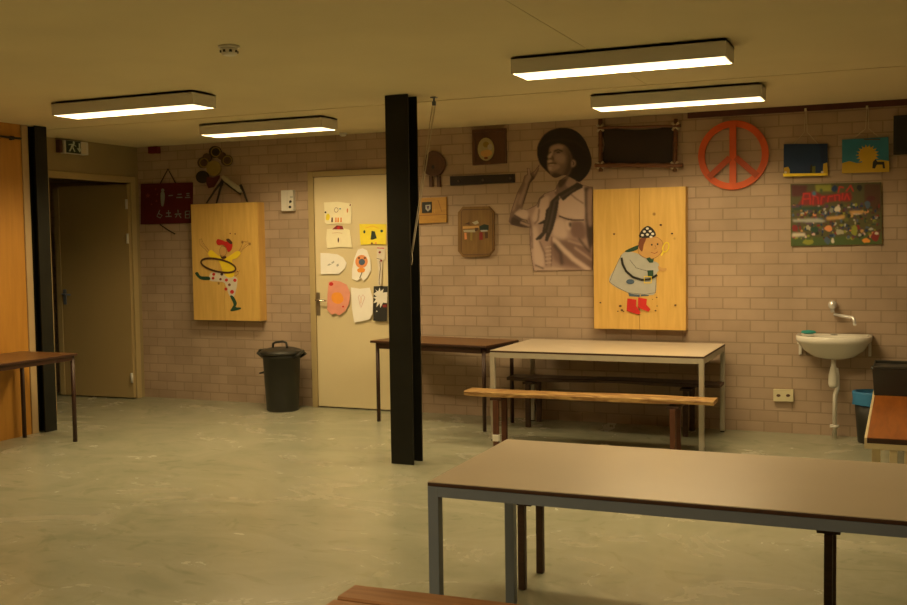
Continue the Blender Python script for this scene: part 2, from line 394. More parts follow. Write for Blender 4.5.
# ceiling lights
def light(label, xa, xb, ya, yb):
    cx, cy = (xa+xb)/2, (ya+yb)/2; lx, ly = (xb-xa)/2, (yb-ya)/2
    t = thing('ceiling_light', label, 'light', (cx, cy, CEIL), 0, 'box lights on the ceiling')
    hb = MB(); z0, z1 = -.096, -.007; r = .009
    hb.box((-lx, -ly, z0), (lx, -ly+r, z1)).box((-lx, ly-r, z0), (lx, ly, z1)).box((-lx, -ly+r, z0), (-lx+r, ly-r, z1)).box((lx-r, -ly+r, z0), (lx, ly-r, z1)).box((-lx, -ly, z1-.01), (lx, ly, z1))
    hb.build('housing', HOUSING, t)
    MB().box((-lx+.02, -ly+.02, -.007), (lx-.02, ly-.02, -.0005)).build('mounting_plate', BLACKP, t)
    MB().box((-lx+r+.001, -ly+r+.001, z0+.003), (lx-r-.001, ly-r-.001, z0+.008)).build('diffuser', LAMP, t)
light('long ceiling box light nearest the camera, at the upper right', -2.015, -.84, 5.50, 5.765)
light('ceiling box light in front of the peace sign, behind the nearest light', -2.025, -.865, 7.15, 7.41)
light('ceiling box light furthest left, near the exit sign', -5.505, -4.29, 5.64, 5.89)
light('ceiling box light over the dancer cabinet, left of the free column', -5.435, -4.25, 7.22, 7.47)
for xa, nm in ((-5.5, 'left'), (-2.0, 'right')):
    for yy, nn in ((.9, 'near'),):
        light('ceiling box light behind the camera, %s of the two' % nm, xa, xa+1.2, yy, yy+.26)
# detectors on the ceiling
q = at(229, 46, Z=CEIL)
t = thing('smoke_detector', 'white smoke detector alone on the ceiling, upper left', 'smoke detector', (q.x, q.y, CEIL))
MB().lathe([(.05, -.012), (.055, -.01), (.055, -.001)]).build('base', WHITEP, t)
MB().lathe([(.025, -.05), (.038, -.046), (.042, -.03), (.044, -.012)]).build('cap', WHITEP, t)
v = MB()
for k in range(8):
    a = k*math.pi/4; v.box((.04*math.cos(a)-.006, .04*math.sin(a)-.006, -.036), (.04*math.cos(a)+.006, .04*math.sin(a)+.006, -.024))
v.build('vent_slot', BLACKP, t)
q = at(348, 134, Z=CEIL)
t = thing('ceiling_sensor', 'small white sensor on the ceiling close to the brick wall', 'sensor', (q.x, WALL-.12, CEIL))
MB().lathe([(.02, -.03), (.03, -.022), (.034, -.001)]).build('dome', WHITEP, t)
MB().lathe([(.04, -.006), (.04, -.0005)]).build('base', WHITEP, t)
# pulley hook and its cords, tied off on the column
q = at(434, 97, Z=CEIL)
t = thing('ceiling_pulley', 'small grey pulley on the ceiling beside the free black column', 'pulley', (q.x, q.y, CEIL))
MB().box((-.022, -.022, -.006), (.022, .022, -.0005), None, .002).build('plate', GREYMETAL, t)
MB().tube([(0, 0, -.006), (0, 0, -.03)], .008).box((-.014, -.008, -.06), (.014, .008, -.03), None, .003).build('hook', GREYMETAL, t)
e = at(410.5, 252, Y=6.60)
e.x = -3.175
cm = MB(); 
for dx in (-.008, .012):
    a = Vector((q.x+dx-.005, q.y, CEIL-.062)); b = Vector((e.x+dx*.4, e.y, e.z+.0))
    cm.tube([a.lerp(b, k/10)+Vector((0, 0, -.008*math.sin(math.pi*k/10))) for k in range(11)], .0042, None, 6)
cm.tube([(e.x, e.y, e.z), (e.x+.004, e.y, e.z-.05), (e.x-.004, e.y, e.z-.09)], .004, None, 6)
tag(cm.build('pull_cord', CORD), 'pale double cord running from the ceiling pulley down to the column', 'cord')

# ------------------------------------------------------------------ left side
t = thing('exit_sign', 'dark green exit sign with white pictogram above the hall doorway', 'sign', (XL, 7.74, 0))
SX = XL+.06
ya, yb = at(65, 145, X=SX).y, at(88, 147, X=SX).y; za, zb = at(76, 153.5, X=SX).z, at(76, 141.5, X=SX).z
zb = min(zb, CEIL-.012)
o3 = (XL, 7.74, 0)
MB().box((XL+.001, ya-.004, za-.004), (SX, yb+.004, zb+.004), None, .003).build('housing', WHITEP, t, o3)
MB().box((SX+.0005, ya+.012, za), (SX+.003, yb-.10, zb)).build('face', P['darkgreen'], t, o3)
pg = MB(); fx = SX+.0036
def yz(pts):
    pg.hexa([(fx, ya+.012+u, za+v_) for u, v_ in pts], [(fx+.0006, ya+.012+u, za+v_) for u, v_ in pts])
H_ = zb-za
yz([(.03, H_*.12), (.05, H_*.12), (.075, H_*.45), (.06, H_*.5)]); yz([(.075, H_*.45), (.10, H_*.12), (.115, H_*.14), (.09, H_*.5)])
yz([(.055, H_*.48), (.09, H_*.5), (.10, H_*.75), (.075, H_*.78)]); yz([(.03, H_*.62), (.08, H_*.7), (.08, H_*.78), (.03, H_*.7)]); yz([(.09, H_*.7), (.125, H_*.55), (.125, H_*.62), (.095, H_*.78)])
yz(ell(.098, H_*.87, .014, .014, 0, 10)); yz([(.16, H_*.88), (.18, H_*.88), (.18, H_*.45), (.205, H_*.45), (.17, H_*.1), (.135, H_*.45), (.16, H_*.45)])
pg.build('pictogram', paint('sign_white', (.6, .68, .6)), t, o3)
MB().box((SX+.0005, yb-.095, za+.005), (SX+.003, yb-.03, zb-.005)).build('pale_strip', P['pale'], t, o3)
bq = at(60, 145, X=XL)
tag(MB().box((XL+.001, at(55.5, 145, X=XL).y, za-.003), (XL+.045, ya-.015, zb), None, .004).build('junction_box', P['dkbrown']), 'brown box on the wall left of the exit sign', 'box')
# curtain rod stub on the timber wall
t = thing('curtain_rod', 'thin black rod on the orange timber wall under the ceiling', 'rod', (XP, 6.3, 2.466))
MB().tube([(.035, -1.6, 0), (.035, .2, 0)], .009).build('rod', BLACKP, t)
for y in (-1.4, .12): MB().box((.001, y-.012, -.015), (.034, y+.012, .015)).build('bracket', BLACKP, t)

def table(label, origin, size, h, top, edge, frame, rz=0, leg=.04, rail=.04, thick=.016, inset=0., group=None, round_leg=False, back_drop=None):
    """origin = front left corner on the floor"""
    L, Wd = size
    t = thing('table', label, 'table', origin, rz, group)
    tt = MB().box((.002, .002, h-.003), (L-.002, Wd-.002, h), None).build('tabletop', top, t)
    MB().box((0, 0, h-thick), (L, Wd, h-.003), None, .002).build('edge_band', edge, tt)
    r = MB(); i = inset; z1 = h-thick-.0005; z0 = z1-rail; rt = .025
    r.box((i+leg, i, z0), (L-i-leg, i+rt, z1)).box((i+leg, Wd-i-rt, z0), (L-i-leg, Wd-i, z1)).box((i, i+leg, z0), (i+rt, Wd-i-leg, z1)).box((L-i-rt, i+leg, z0), (L-i, Wd-i-leg, z1))
    r.build('frame', frame, t)
    for x in (i, L-i-leg):
        for y in (i, Wd-i-leg):
            lg = MB()
            if round_leg:
                lg.tube([(x+leg/2, y+leg/2, .0), (x+leg/2, y+leg/2, z1)], leg/2, None, 12)
            else: lg.box((x, y, .012), (x+leg, y+leg, z1), None, .002)
            lo = lg.build('leg', frame, t)
            if not round_leg: MB().box((x+.003, y+.003, 0), (x+leg-.003, y+leg-.003, .0115)).build('foot_cap', BLACKP, lo)
    return t
table('brown table with thin dark legs against the orange timber wall', (-6.685, 4.86, 0), (.60, 1.56), .715, DARKTOP, DARKMETAL, DARKMETAL, 0, .034, .035, .02, .012, None, True)
table('brown topped table with dark legs behind the free column, in front of the cream door', (-4.27, 8.0, 0), (1.17, .57), .715, DARKTOP, DARKMETAL, DARKMETAL, math.radians(-8.5), .034, .05, .02, .03, None, True)
GT = 'tables with beige tops and steel frames'
table('beige topped table with light steel frame under the detective cabinet', (-2.955, 7.515, 0), (1.65, .985), .715, TABLETOP, TABLEEDGE, BEIGEMETAL, 0, .036, .04, .016, 0, GT)
table('large beige topped table with grey frame in the right foreground', (-1.53, 3.275, 0), (1.78, .835), .715, TABLETOP, TABLEEDGE, GREYMETAL, math.radians(.9), .04, .036, .016, 0, GT)

def bench(label, x0, x1, yc, wd, h, lx, ly, top, legm, seed, thick=.045, planks=1, gap=.012, rz=0, wav=.008, tape=False, name='bench', legw=.04):
    cx = (x0+x1)/2
    t = thing('bench', label, 'bench', (cx, yc, 0), rz)
    r = random.Random(seed); pw = (wd-(planks-1)*gap)/planks
    for p in range(planks):
        ya = -wd/2+p*(pw+gap); yb = ya+pw; mb = MB(); n = 36
        ph = [r.uniform(0, 6.28) for _ in range(6)]
        rows = []
        for k in range(n+1):
            u = k/n; x = (x0-cx)+(x1-x0)*u
            wf = wav*(math.sin(7*u+ph[0])+.6*math.sin(17*u+ph[1])); wb = wav*(math.sin(6*u+ph[2])+.6*math.sin(15*u+ph[3])); dz = wav*.5*math.sin(5*u+ph[4])
            th = thick+wav*.5*math.sin(11*u+ph[5])
            a, b = ya+wf, yb+wb; bv = min(.006, thick/4)
            rows.append([mb.bm.verts.new(v_) for v_ in ((x, a, h+dz-bv), (x, a+bv, h+dz), (x, b-bv, h+dz), (x, b, h+dz-bv), (x, b-.004, h-th+dz), (x, a+.004, h-th+dz))])
        for A, B in zip(rows, rows[1:]):
            for j in range(6): mb.bm.faces.new([A[j], A[(j+1) % 6], B[(j+1) % 6], B[j]])
        mb.bm.faces.new(list(reversed(rows[0]))); mb.bm.faces.new(rows[-1])
        mb.build('seat' if planks == 1 else 'seat_plank', top, t)
    hz = h-thick-wav-.004
    for x in lx:
        MB().box((x-cx-.045, ly[0]-yc-.01, hz-.018), (x-cx+.045, ly[1]-yc+.01, hz), None, .002).build('cross_piece', DARKMETAL, t)
        for y in ly:
            lo = MB().box((x-cx-legw/2, y-yc-.0175, 0), (x-cx+legw/2, y-yc+.0175, hz-.018), None, .003).build('leg', legm, t)
            if tape and x == lx[0] and y == ly[0]:
                tp = MB().box((x-cx-legw/2-.004, y-yc-.0215, .05), (x-cx+legw/2+.004, y-yc+.0215, .10), None, .003).build('tape', P['white'], lo)
                tp['label'] = 'white tape wrapped round the leg'
    return t
bench('pale worn pine bench in front of the table under the detective cabinet', -3.085, -1.20, 7.375, .19, .425, (-2.82, -1.48), (7.285, 7.465), PLANK, BENCHRED, 3, .034, 1, wav=.009, tape=True)
bench('dark stained bench under the table, against the brick wall', -3.07, -1.30, 8.31, .22, .42, (-2.88, -1.565), (8.19, 8.475), DARKPLANK, DARKPLANK, 5, .028)
bench('dark bench behind the big foreground table, mostly hidden by its top', -1.70, -.06, 4.43, .21, .44, (-1.55, -.26), (4.31, 4.56), DARKPLANK, DARKPLANK, 8, .035, wav=.003, legw=.032)
bench('brown two plank bench at the bottom edge of the picture', -1.66, .25, 2.87, .29, .42, (-1.45, .05), (2.785, 2.955), FRONTPLANK, BENCHRED, 11, .04, 2, .012, math.radians(1.5), .004)

# dustbin
b = at(281, 408, Z=0)
bx, by = b.x+.085, 8.30
t = thing('dustbin', 'round black lidded dustbin left of the cream door', 'bin', (bx, by, 0))
R0, R1, HB = .150, .178, .535
MB().lathe([(R0-.01, 0), (R0, .01), (R1-.002, HB-.03), (R1+.006, HB-.03), (R1+.006, HB)], (0, 0, 0), None, 36).build('body', BLACKP, t)
lid = MB().lathe([(R1+.022, HB+.001), (R1+.026, HB+.02), (R1+.012, HB+.035), (R1-.03, HB+.05), (R1-.07, HB+.06), (.001, HB+.066)], (0, 0, 0), None, 36).build('lid', BLACKP, t)
MB().tube([(-.075, -.03, HB+.055), (-.07, -.03, HB+.10), (-.04, -.03, HB+.112), (.04, -.03, HB+.122), (.075, -.03, HB+.11), (.085, -.03, HB+.055)], .011).build('lid_handle', BLACKP, lid)
for s_ in (-1, 1):
    g_ = MB().tube([(s_*(R1-.005), -.055, HB-.03), (s_*(R1+.05), -.055, HB+.005), (s_*(R1+.055), 0, HB+.03), (s_*(R1+.05), .055, HB+.005), (s_*(R1-.005), .055, HB-.03)], .014)
    g_.box((s_*(R1+.02)-.03, -.05, HB+.012), (s_*(R1+.02)+.03, .05, HB+.042), None, .008)
    g_.build('lid_clamp', BLACKP, t)
MB().tube([(-R1+.01, -.05, .36), (-R1-.035, -.05, .35), (-R1-.035, .05, .35), (-R1+.01, .05, .36)], .009).build('side_handle', BLACKP, t)

# ------------------------------------------------------------------ drawings on the cream door
DF = DL-.0005
def sheet(name, label, outline, m, marks, curl=None):
    """a sheet of paper, slightly lifted off the door"""
    t = thing(name, label, 'drawing', (0, 0, 0), 0, 'drawings taped to the cream door')
    cx = sum(p[0] for p in outline)/len(outline); cy = sum(p[1] for p in outline)/len(outline)
    o = at(cx, cy, Y=DF); t.location = o
    pts = [at(p[0], p[1], Y=DF) for p in outline]; top = max(p.z for p in pts); rr = random.Random(label); tilt = rr.uniform(.03, .075)
    fy = lambda z, d: DF-.002-(top-z)*tilt-d
    mb = MB(); mb.hexa([(p.x, fy(p.z, 0), p.z) for p in pts], [(p.x, fy(p.z, .0008), p.z) for p in pts])
    mb.build('paper', m, t, o)
    if marks:
        a = Art(DF); marks(a)
        for v in a.mb.bm.verts: v.co.y = fy(v.co.z, .0008) + (v.co.y-DF)
        a.build('drawing_marks', t).location = -o
    return t
ZA = lambda x, y: (315+x/8.65, 195+y/8.65)
ZB = lambda x, y: (315+x/7.56, 245+y/7.56)
def za_(*p): return [ZA(*q) for q in p]
def zb_(*p): return [ZB(*q) for q in p]
def m1(a):
    a.poly(za_((100, 175), (118, 160), (132, 180), (125, 215), (100, 215)), 'lemon', True)
    for x, c_ in ((152, 'dkbrown'), (185, 'softorange'), (205, 'orange'), (230, 'softorange')): a.poly(za_((x-8, 235), (x-5, 195), (x+6, 195), (x+8, 235)), c_)
    a.stroke(za_(*ell(188, 130, 16, 20)), .004, 'brown', True); a.poly(za_(*ell(95, 150, 8, 8)), 'black'); a.poly(za_(*ell(285, 135, 6, 20)), 'softorange'); a.poly(za_(*ell(222, 120, 8, 5)), 'sky')
    a.poly(za_((300, 90), (315, 75), (312, 95)), 'dkred')
sheet('drawing', 'cream drawing with small standing figures, topmost on the cream door', za_((78, 65), (200, 58), (318, 75), (320, 160), (315, 250), (200, 245), (110, 255), (88, 235), (85, 150)), PAPER, m1)
def m2(a):
    a.poly(za_((150, 298), (175, 275), (190, 263), (240, 268), (250, 298)), 'dkred'); a.poly(za_((195, 275), (215, 270), (215, 296), (195, 298)), 'red')
    a.poly(za_(*ell(206, 390, 6, 22)), 'dkbrown'); a.stroke(za_((150, 330), (200, 325), (240, 332)), .003, 'tan')
sheet('drawing', 'cream folded sheet with a red tip, under the topmost drawing', za_((105, 295), (175, 290), (190, 265), (240, 268), (255, 290), (300, 300), (315, 380), (325, 455), (220, 450), (110, 460), (100, 380)), PAPER, m2)
def m3(a):
    a.poly(za_((485, 385), (492, 310), (520, 315), (538, 375), (500, 388)), 'darkgreen'); a.poly(za_(*ell(430, 318, 9, 14)), 'green'); a.poly(za_(*ell(580, 312, 12, 12)), 'green')
    a.poly(za_(*ell(497, 418, 10, 8)), 'brown'); a.poly(za_(*ell(532, 416, 8, 8)), 'softorange'); a.stroke(za_((440, 285), (500, 268), (560, 290)), .003, 'orange')
sheet('drawing', 'bright yellow drawing with dark green shapes beside the column', za_((385, 250), (500, 250), (618, 252), (618, 430), (520, 425), (400, 432), (390, 340)), P['lemon'], m3)
def m4(a):
    for p in (((95, 155), (110, 140), (130, 145), (110, 155)), ((125, 135), (145, 118), (150, 130), (135, 142)), ((165, 150), (180, 140), (185, 155), (170, 165))): a.poly(zb_(*p), 'grey')
sheet('drawing', 'white wide sheet with faint grey marks, above the pink drawing', zb_((42, 60), (100, 62), (170, 70), (215, 95), (242, 135), (230, 175), (185, 220), (110, 218), (50, 222), (45, 140)), WHITEPAPER, m4)
def m5(a):
    a.poly(zb_(*ell(355, 125, 47, 50)), 'softorange'); a.poly(zb_(*ell(358, 128, 24, 24)), 'blue'); a.poly(zb_(*ell(335, 98, 9, 7)), 'dkbrown'); a.poly(zb_(*ell(380, 98, 9, 7)), 'dkbrown')
    a.poly(zb_((325, 185), (350, 172), (382, 180), (375, 205), (335, 205)), 'orange', True); a.stroke(zb_((362, 205), (345, 250)), .006, 'black')
sheet('drawing', 'white cut sheet with an orange face, right of the white wide sheet', zb_((325, 35), (360, 25), (395, 40), (420, 110), (428, 190), (400, 245), (370, 270), (355, 245), (325, 270), (285, 255), (285, 180), (300, 100)), WHITEPAPER, m5)
def m6(a):
    a.stroke(zb_((470, 22), (525, 25)), .008, 'red'); a.poly(zb_(*ell(492, 55, 9, 9)), 'dkred'); a.stroke(zb_((470, 100), (505, 110)), .004, 'black')
    a.stroke(zb_((495, 120), (500, 180), (493, 260), (495, 300)), .006, 'dkbrown'); a.poly(zb_(*ell(505, 118, 8, 8)), 'dkred')
sheet('drawing', 'narrow pale strip with a dark line, at the right below the yellow drawing', zb_((470, 15), (528, 18), (533, 105), (515, 115), (512, 200), (508, 305), (485, 305), (485, 200), (472, 105)), P['pale'], m6)
def m7(a):
    a.poly(zb_((130, 380), (150, 360), (185, 358), (205, 370), (222, 410), (200, 440), (165, 442), (135, 420)), 'orange', True); a.poly(zb_(*ell(125, 295, 16, 14)), 'red'); a.poly(zb_(*ell(220, 465, 7, 7)), 'red')
sheet('drawing', 'pink rounded sheet with an orange spot, beside the door handle', zb_((105, 280), (140, 268), (190, 275), (240, 300), (270, 360), (265, 440), (235, 500), (190, 530), (160, 515), (135, 528), (100, 490), (98, 380)), P['pink'], m7)
def m8(a):
    a.stroke(zb_((330, 390), (345, 450), (352, 475), (365, 440), (380, 395), (365, 375), (350, 400), (338, 378)), .006, 'lightpink', True); a.stroke(zb_((352, 400), (352, 440)), .005, 'softorange')
sheet('drawing', 'white sheet with a pale red heart, right of the pink drawing', zb_((272, 320), (340, 330), (415, 322), (440, 400), (442, 520), (420, 560), (360, 575), (305, 585), (285, 480)), WHITEPAPER, m8)
def m9(a):
    a.poly(zb_((445, 370), (470, 350), (455, 335), (480, 350), (490, 322), (498, 350), (520, 330), (515, 360), (550, 355), (550, 440), (520, 435), (500, 475), (495, 440), (470, 470), (475, 430), (445, 440), (465, 410), (445, 395), (470, 390)), 'white')
    a.poly(zb_((515, 452), (552, 448), (552, 470), (520, 470)), 'dkred'); a.poly(zb_(*ell(475, 500, 5, 5)), 'white')
sheet('drawing', 'black sheet with a white hand shape, lowest at the right by the column', zb_((445, 312), (500, 310), (552, 312), (552, 450), (552, 575), (500, 575), (450, 570), (446, 440)), P['black'], m9)

# ------------------------------------------------------------------ cabinets
def cabinet(label, front, pxl, xr, pyt, pyb, split, px_ref):
    a = at(pxl, px_ref, Y=front); xl = a.x
    zt = at(pyt[0], pyt[1], Y=front).z; zb = at(pyb[0], pyb[1], Y=front).z
    t = thing('cabinet', label, 'cabinet', ((xl+xr)/2, WALL, zb)); o = t.location.copy()
    th = .018; b_ = MB(); fy = front+.02
    b_.box((xl, fy, zb), (xl+th, WALL-.001, zt)).box((xr-th, fy, zb), (xr, WALL-.001, zt)).box((xl+th, fy, zt-th), (xr-th, WALL-.001, zt)).box((xl+th, fy, zb), (xr-th, WALL-.001, zb+th)).box((xl+th, WALL-.012, zb+th), (xr-th, WALL-.001, zt-th))
    b_.build('body', PLYEDGE, t, o)
    xm = at(split, px_ref, Y=front).x
    for p, q in ((xl, xm-.002), (xm+.002, xr)):
        MB().box((p, front, zb), (q, fy-.001, zt), None, .0015).build('door', PLY, t, o)
    return t, o
FL = 8.48
cabL, oL = cabinet('yellow plywood wall cabinet painted with a hula hoop dancer', FL, 192.3, -5.728, (225, 203.2), (228, 320.5), 223.5, 260)
Z = (195, 230, 7.117)
a = Art(FL, Z)
a.stroke([(110, 160), (75, 125), (55, 105), (40, 70)], .012, 'tan').stroke([(300, 158), (335, 135), (360, 105), (382, 92), (355, 88)], .012, 'tan')
a.stroke([(105, 172), (70, 135), (38, 105), (30, 68), (48, 62), (60, 95), (100, 145)], .003, 'brown').stroke([(318, 165), (350, 130), (385, 105), (378, 80), (345, 82), (328, 125), (312, 150)], .003, 'brown')
a.poly([(105, 320), (130, 300), (200, 310), (290, 335), (302, 370), (280, 470), (245, 465), (225, 405), (200, 370), (110, 362)], 'pale', True)
for k, (x, y, r, c_) in enumerate(((135, 315, 11, 'red'), (130, 343, 10, 'red'), (183, 350, 9, 'brown'), (225, 356, 11, 'red'), (285, 358, 12, 'red'), (246, 390, 10, 'brown'), (222, 420, 11, 'red'), (265, 440, 14, 'red'), (192, 315, 10, 'dkbrown'))): a.poly(ell(x, y, r, r), c_, keep=k > 0)
a.poly([(95, 165), (118, 143), (165, 180), (205, 195), (240, 188), (300, 150), (326, 165), (300, 200), (265, 215), (282, 270), (275, 332), (230, 335), (200, 300), (188, 260), (165, 215), (110, 192)], 'yellow', True)
a.poly([(3, 310), (22, 300), (42, 328), (102, 333), (105, 355), (40, 350)], 'green', True).poly([(252, 470), (275, 472), (300, 520), (292, 548), (328, 552), (320, 565), (255, 577), (270, 545), (276, 525)], 'green', True)
a.poly(ell(203, 150, 26, 36), 'tan').stroke(ell(203, 150, 26, 36), .003, 'brown', True).poly([(180, 175), (195, 190), (220, 185), (225, 200), (195, 205)], 'dkbrown', True)
a.poly([(155, 88), (165, 65), (195, 72), (220, 82), (250, 80), (270, 100), (262, 140), (240, 156), (225, 125), (200, 105), (170, 108)], 'red', True).poly([(225, 70), (245, 62), (270, 90), (255, 100)], 'dkbrown', True)
a.stroke(ell(170, 252, 126, 44, .22, 40), .019, 'dkbrown', True)
a.stroke([(285, 330), (310, 315), (322, 285)], .003, 'dkred').poly(ell(308, 295, 4, 4), 'dkred').poly(ell(255, 25, 5, 5), 'brown', keep=True).poly(ell(290, 28, 5, 5), 'brown', keep=True)
a.build('painted_figure', cabL).location = -oL
FR = 8.505
cabR, oR = cabinet('yellow plywood wall cabinet painted with a detective in a grey coat', FR, 593.6, -1.622, (640, 188), (640, 329.5), 639.5, 260)
a = Art(FR, (595, 220, 6.0526))
a.poly([(200, 437), (275, 442), (270, 466), (207, 462)], 'blue').poly([(298, 390), (328, 378), (326, 460), (275, 462)], 'blue', keep=True)
a.poly([(160, 212), (200, 192), (262, 205), (330, 240), (382, 262), (388, 300), (372, 330), (366, 442), (300, 452), (200, 440), (88, 375), (122, 290)], 'grey', True)
a.stroke([(160, 212), (122, 290), (88, 375), (140, 410), (200, 440), (300, 450), (366, 440), (372, 335)], .003, 'black').stroke([(210, 240), (250, 290), (320, 310)], .003, 'black').stroke([(268, 210), (266, 440)], .002, 'grey')
a.poly([(184, 186), (262, 152), (268, 165), (250, 182), (205, 194)], 'green', True)
a.poly([(262, 170), (275, 125), (320, 108), (375, 105), (410, 135), (408, 180), (385, 215), (345, 235), (295, 225), (265, 200)], 'tan', True)
a.stroke(smooth_poly([(262, 170), (275, 125), (320, 108), (375, 105), (410, 135), (408, 180), (385, 215), (345, 235), (295, 225), (265, 200)]), .0025, 'brown', True)
a.poly([(266, 165), (268, 125), (290, 105), (310, 112), (296, 150), (286, 190)], 'brown', True)
a.poly([(268, 90), (288, 55), (322, 36), (355, 58), (368, 95), (322, 108), (275, 106)], 'black', True)
for k, (x, y) in enumerate(((318, 52), (300, 70), (335, 68), (318, 88), (350, 84), (288, 92), (340, 102))): a.poly(ell(x, y, 9, 7), 'white', keep=k > 0)
a.poly(ell(345, 150, 5, 6), 'black').poly(ell(380, 146, 5, 6), 'black', keep=True).stroke([(365, 152), (372, 172), (362, 175)], .003, 'brown', keep=True).stroke([(340, 195), (362, 203), (382, 192)], .004, 'dkred', keep=True)
a.poly([(312, 232), (332, 225), (345, 238), (358, 232), (352, 258), (330, 258)], 'green')
a.stroke([(162, 228), (170, 270), (190, 310), (230, 345), (285, 362), (335, 358), (378, 332)], .019, 'black')
a.poly([(318, 305), (355, 303), (355, 340), (322, 342)], 'green').poly(ell(215, 373, 25, 15), 'blue', keep=True)
a.stroke([(300, 342), (342, 342), (342, 380), (300, 380)], .008, 'yellow', True)
a.poly([(385, 278), (410, 292), (432, 290), (432, 305), (405, 310), (388, 300)], 'tan', True)
a.stroke(ell(430, 165, 17, 30, .35), .008, 'lemon', True).stroke([(414, 195), (402, 215)], .012, 'lemon', keep=True)
a.poly([(198, 474), (252, 482), (250, 520), (278, 558), (268, 573), (193, 550)], 'red').poly([(263, 468), (316, 478), (312, 512), (338, 540), (326, 555), (262, 530)], 'red', keep=True)
for k, (x, y, r) in enumerate(((155, 520, 9), (165, 545, 8), (140, 552, 5), (175, 552, 5), (375, 468, 5), (368, 548, 6), (378, 520, 4), (350, 480, 3), (35, 500, 6), (118, 85, 7), (468, 82, 7), (400, 30, 8), (488, 515, 7))): a.poly(ell(x, y, r, r*.7), 'dkbrown', keep=k > 0)
a.build('painted_figure', cabR).location = -oR

# ------------------------------------------------------------------ things on the brick wall
def wallthing(name, label, cat, px, py, off=0., group=None):
    o = at(px, py, Y=WALL); return thing(name, label, cat, (o.x, WALL, o.z), 0, group), Vector((o.x, WALL, o.z))
def rectpx(mb, p, y0, y1, m=None, bev=0.):
    a, b_ = at(p[0], p[1], Y=WALL), at(p[2], p[3], Y=WALL); mb.box((a.x, y0, a.z), (b_.x, y1, b_.z), m, bev); return mb
def quadpx(pts, y): return [(lambda v: (v.x, v.z))(at(x, y_, Y=y)) for x, y_ in pts]
W0 = WALL-.0002
# thermostat-like white box
t, o = wallthing('control_box', 'small white box with dark marks on the brick, left of the cream door', 'box', 289, 200)
rectpx(MB(), (283.5, 190.5, 296, 211), WALL-.05, W0, None, .005).build('casing', WHITEP, t, o)
a = Art(WALL-.051); a.poly([(289, 201), (291, 200), (292, 202), (289.5, 203.5)], 'black').poly(ell(290, 207, 1.4, 1.3), 'black').poly([(290, 196), (293, 196), (293, 198), (290, 198)], 'grey').stroke([(287.2, 192), (287.2, 209)], .003, 'grey').build('marks', t).location = -o
tag(rectpx(MB(), (151.5, 147.2, 161, 153.5), WALL-.06, W0, None, .006).build('alarm_sounder', paint('alarm', (.16, .012, .012))), 'small dark red box on the brick just under the ceiling, far left', 'alarm')
# red board with characters
t, o = wallthing('red_sign', 'dark red board with pale characters left of the dancer cabinet', 'sign', 166, 204)
mb = MB(); mb.slab(quadpx([(142, 184), (193, 182.5), (193, 223), (142, 224.5)], WALL), WALL-.02, W0); mb.build('board', REDP, t, o)
def board_art(nm, fn):
    a = Art(WALL-.021, (140, 180, 12.11)); fn(a); a.build(nm, t).location = -o
def fig(a): a.poly(ell(275, 125, 20, 22), 'mint').poly([(255, 150), (295, 150), (300, 220), (285, 310), (260, 310), (250, 220)], 'mint', True)
board_art('painted_figure', fig)
for chars in ([[(345, 190), (400, 186)]], [[(455, 175), (505, 172)], [(440, 212), (515, 210)]], [[(560, 165), (600, 162)], [(565, 188), (600, 186)], [(545, 212), (610, 210)]],
        [[(240, 365), (225, 400), (205, 440), (245, 460), (270, 430), (225, 405)]], [[(345, 365), (350, 440)], [(315, 400), (375, 398)], [(310, 442), (385, 440)]],
        [[(460, 360), (462, 395)], [(420, 415), (500, 410)], [(450, 425), (430, 455)], [(475, 425), (500, 460)]], [[(550, 380), (550, 460), (600, 460), (600, 375), (550, 380)], [(550, 420), (600, 415)]]):
    def ch(a):
        for s_ in chars: a.stroke(s_, .011, 'mint')
    board_art('character', ch)
paint('faded_red', (.26, .05, .04))
for x, y, R_ in ((95, 190, 34), (190, 110, 17), (210, 175, 17), (200, 255, 17), (140, 295, 17)):
    board_art('star', lambda a: a.poly([(x+(R_ if k % 2 == 0 else R_*.42)*math.sin(k*math.pi/5), y-(R_ if k % 2 == 0 else R_*.42)*math.cos(k*math.pi/5)) for k in range(10)], 'faded_red'))
k1, k2, k3 = at(168, 169, Y=WALL-.02), at(160, 184, Y=WALL-.012), at(176, 184, Y=WALL-.012)
MB().tube([k2, k1, k3], .006).build('rope', LEATHER, t, o)
MB().tube([at(160, 224.5, Y=WALL-.012), at(168, 230, Y=WALL-.015), at(175, 234, Y=WALL-.015)], .006).build('rope', LEATHER, t, o)
# lobed emblem
t, o = wallthing('hanging_emblem', 'dim round-lobed emblem with yellow centre hung above the dancer cabinet', 'wall decoration', 214, 170)
E3 = (190, 140, 9.31)
def disc(pts, y0, y1, m, nm, par=t, o_=o):
    q_ = [(E3[0]+x/E3[2], E3[1]+y/E3[2]) for x, y in pts]; mb_ = MB(); mb_.slab(quadpx(q_, WALL), y0, y1); return mb_.build(nm, m, par, o_)
BR = paint('dim_brown', (.105, .062, .03)); BK = paint('dim_black', (.035, .025, .014))
for x, y, r, m_ in ((130, 212, 52, BR), (240, 112, 55, BK), (348, 190, 52, BR), (122, 345, 58, BK), (165, 165, 40, BR), (300, 150, 36, BR)):
    disc(ell(x, y, r, r*1.0), WALL-.018, W0, m_, 'lobe'); 
a = Art(WALL-.019, E3)
for x, y, r in ((130, 212, 40), (240, 112, 42), (348, 190, 40)): a.stroke(ell(x, y, r, r), .012, P['gold'], True, True)
a.build('rings', t).location = -o
disc(ell(235, 265, 66, 72), WALL-.03, WALL-.018, P['gold'], 'centre_disc')
disc([(172, 345), (235, 350), (290, 330), (285, 360), (235, 440), (185, 450), (165, 400)], WALL-.026, WALL-.0185, P['maroon'], 'red_tassel')
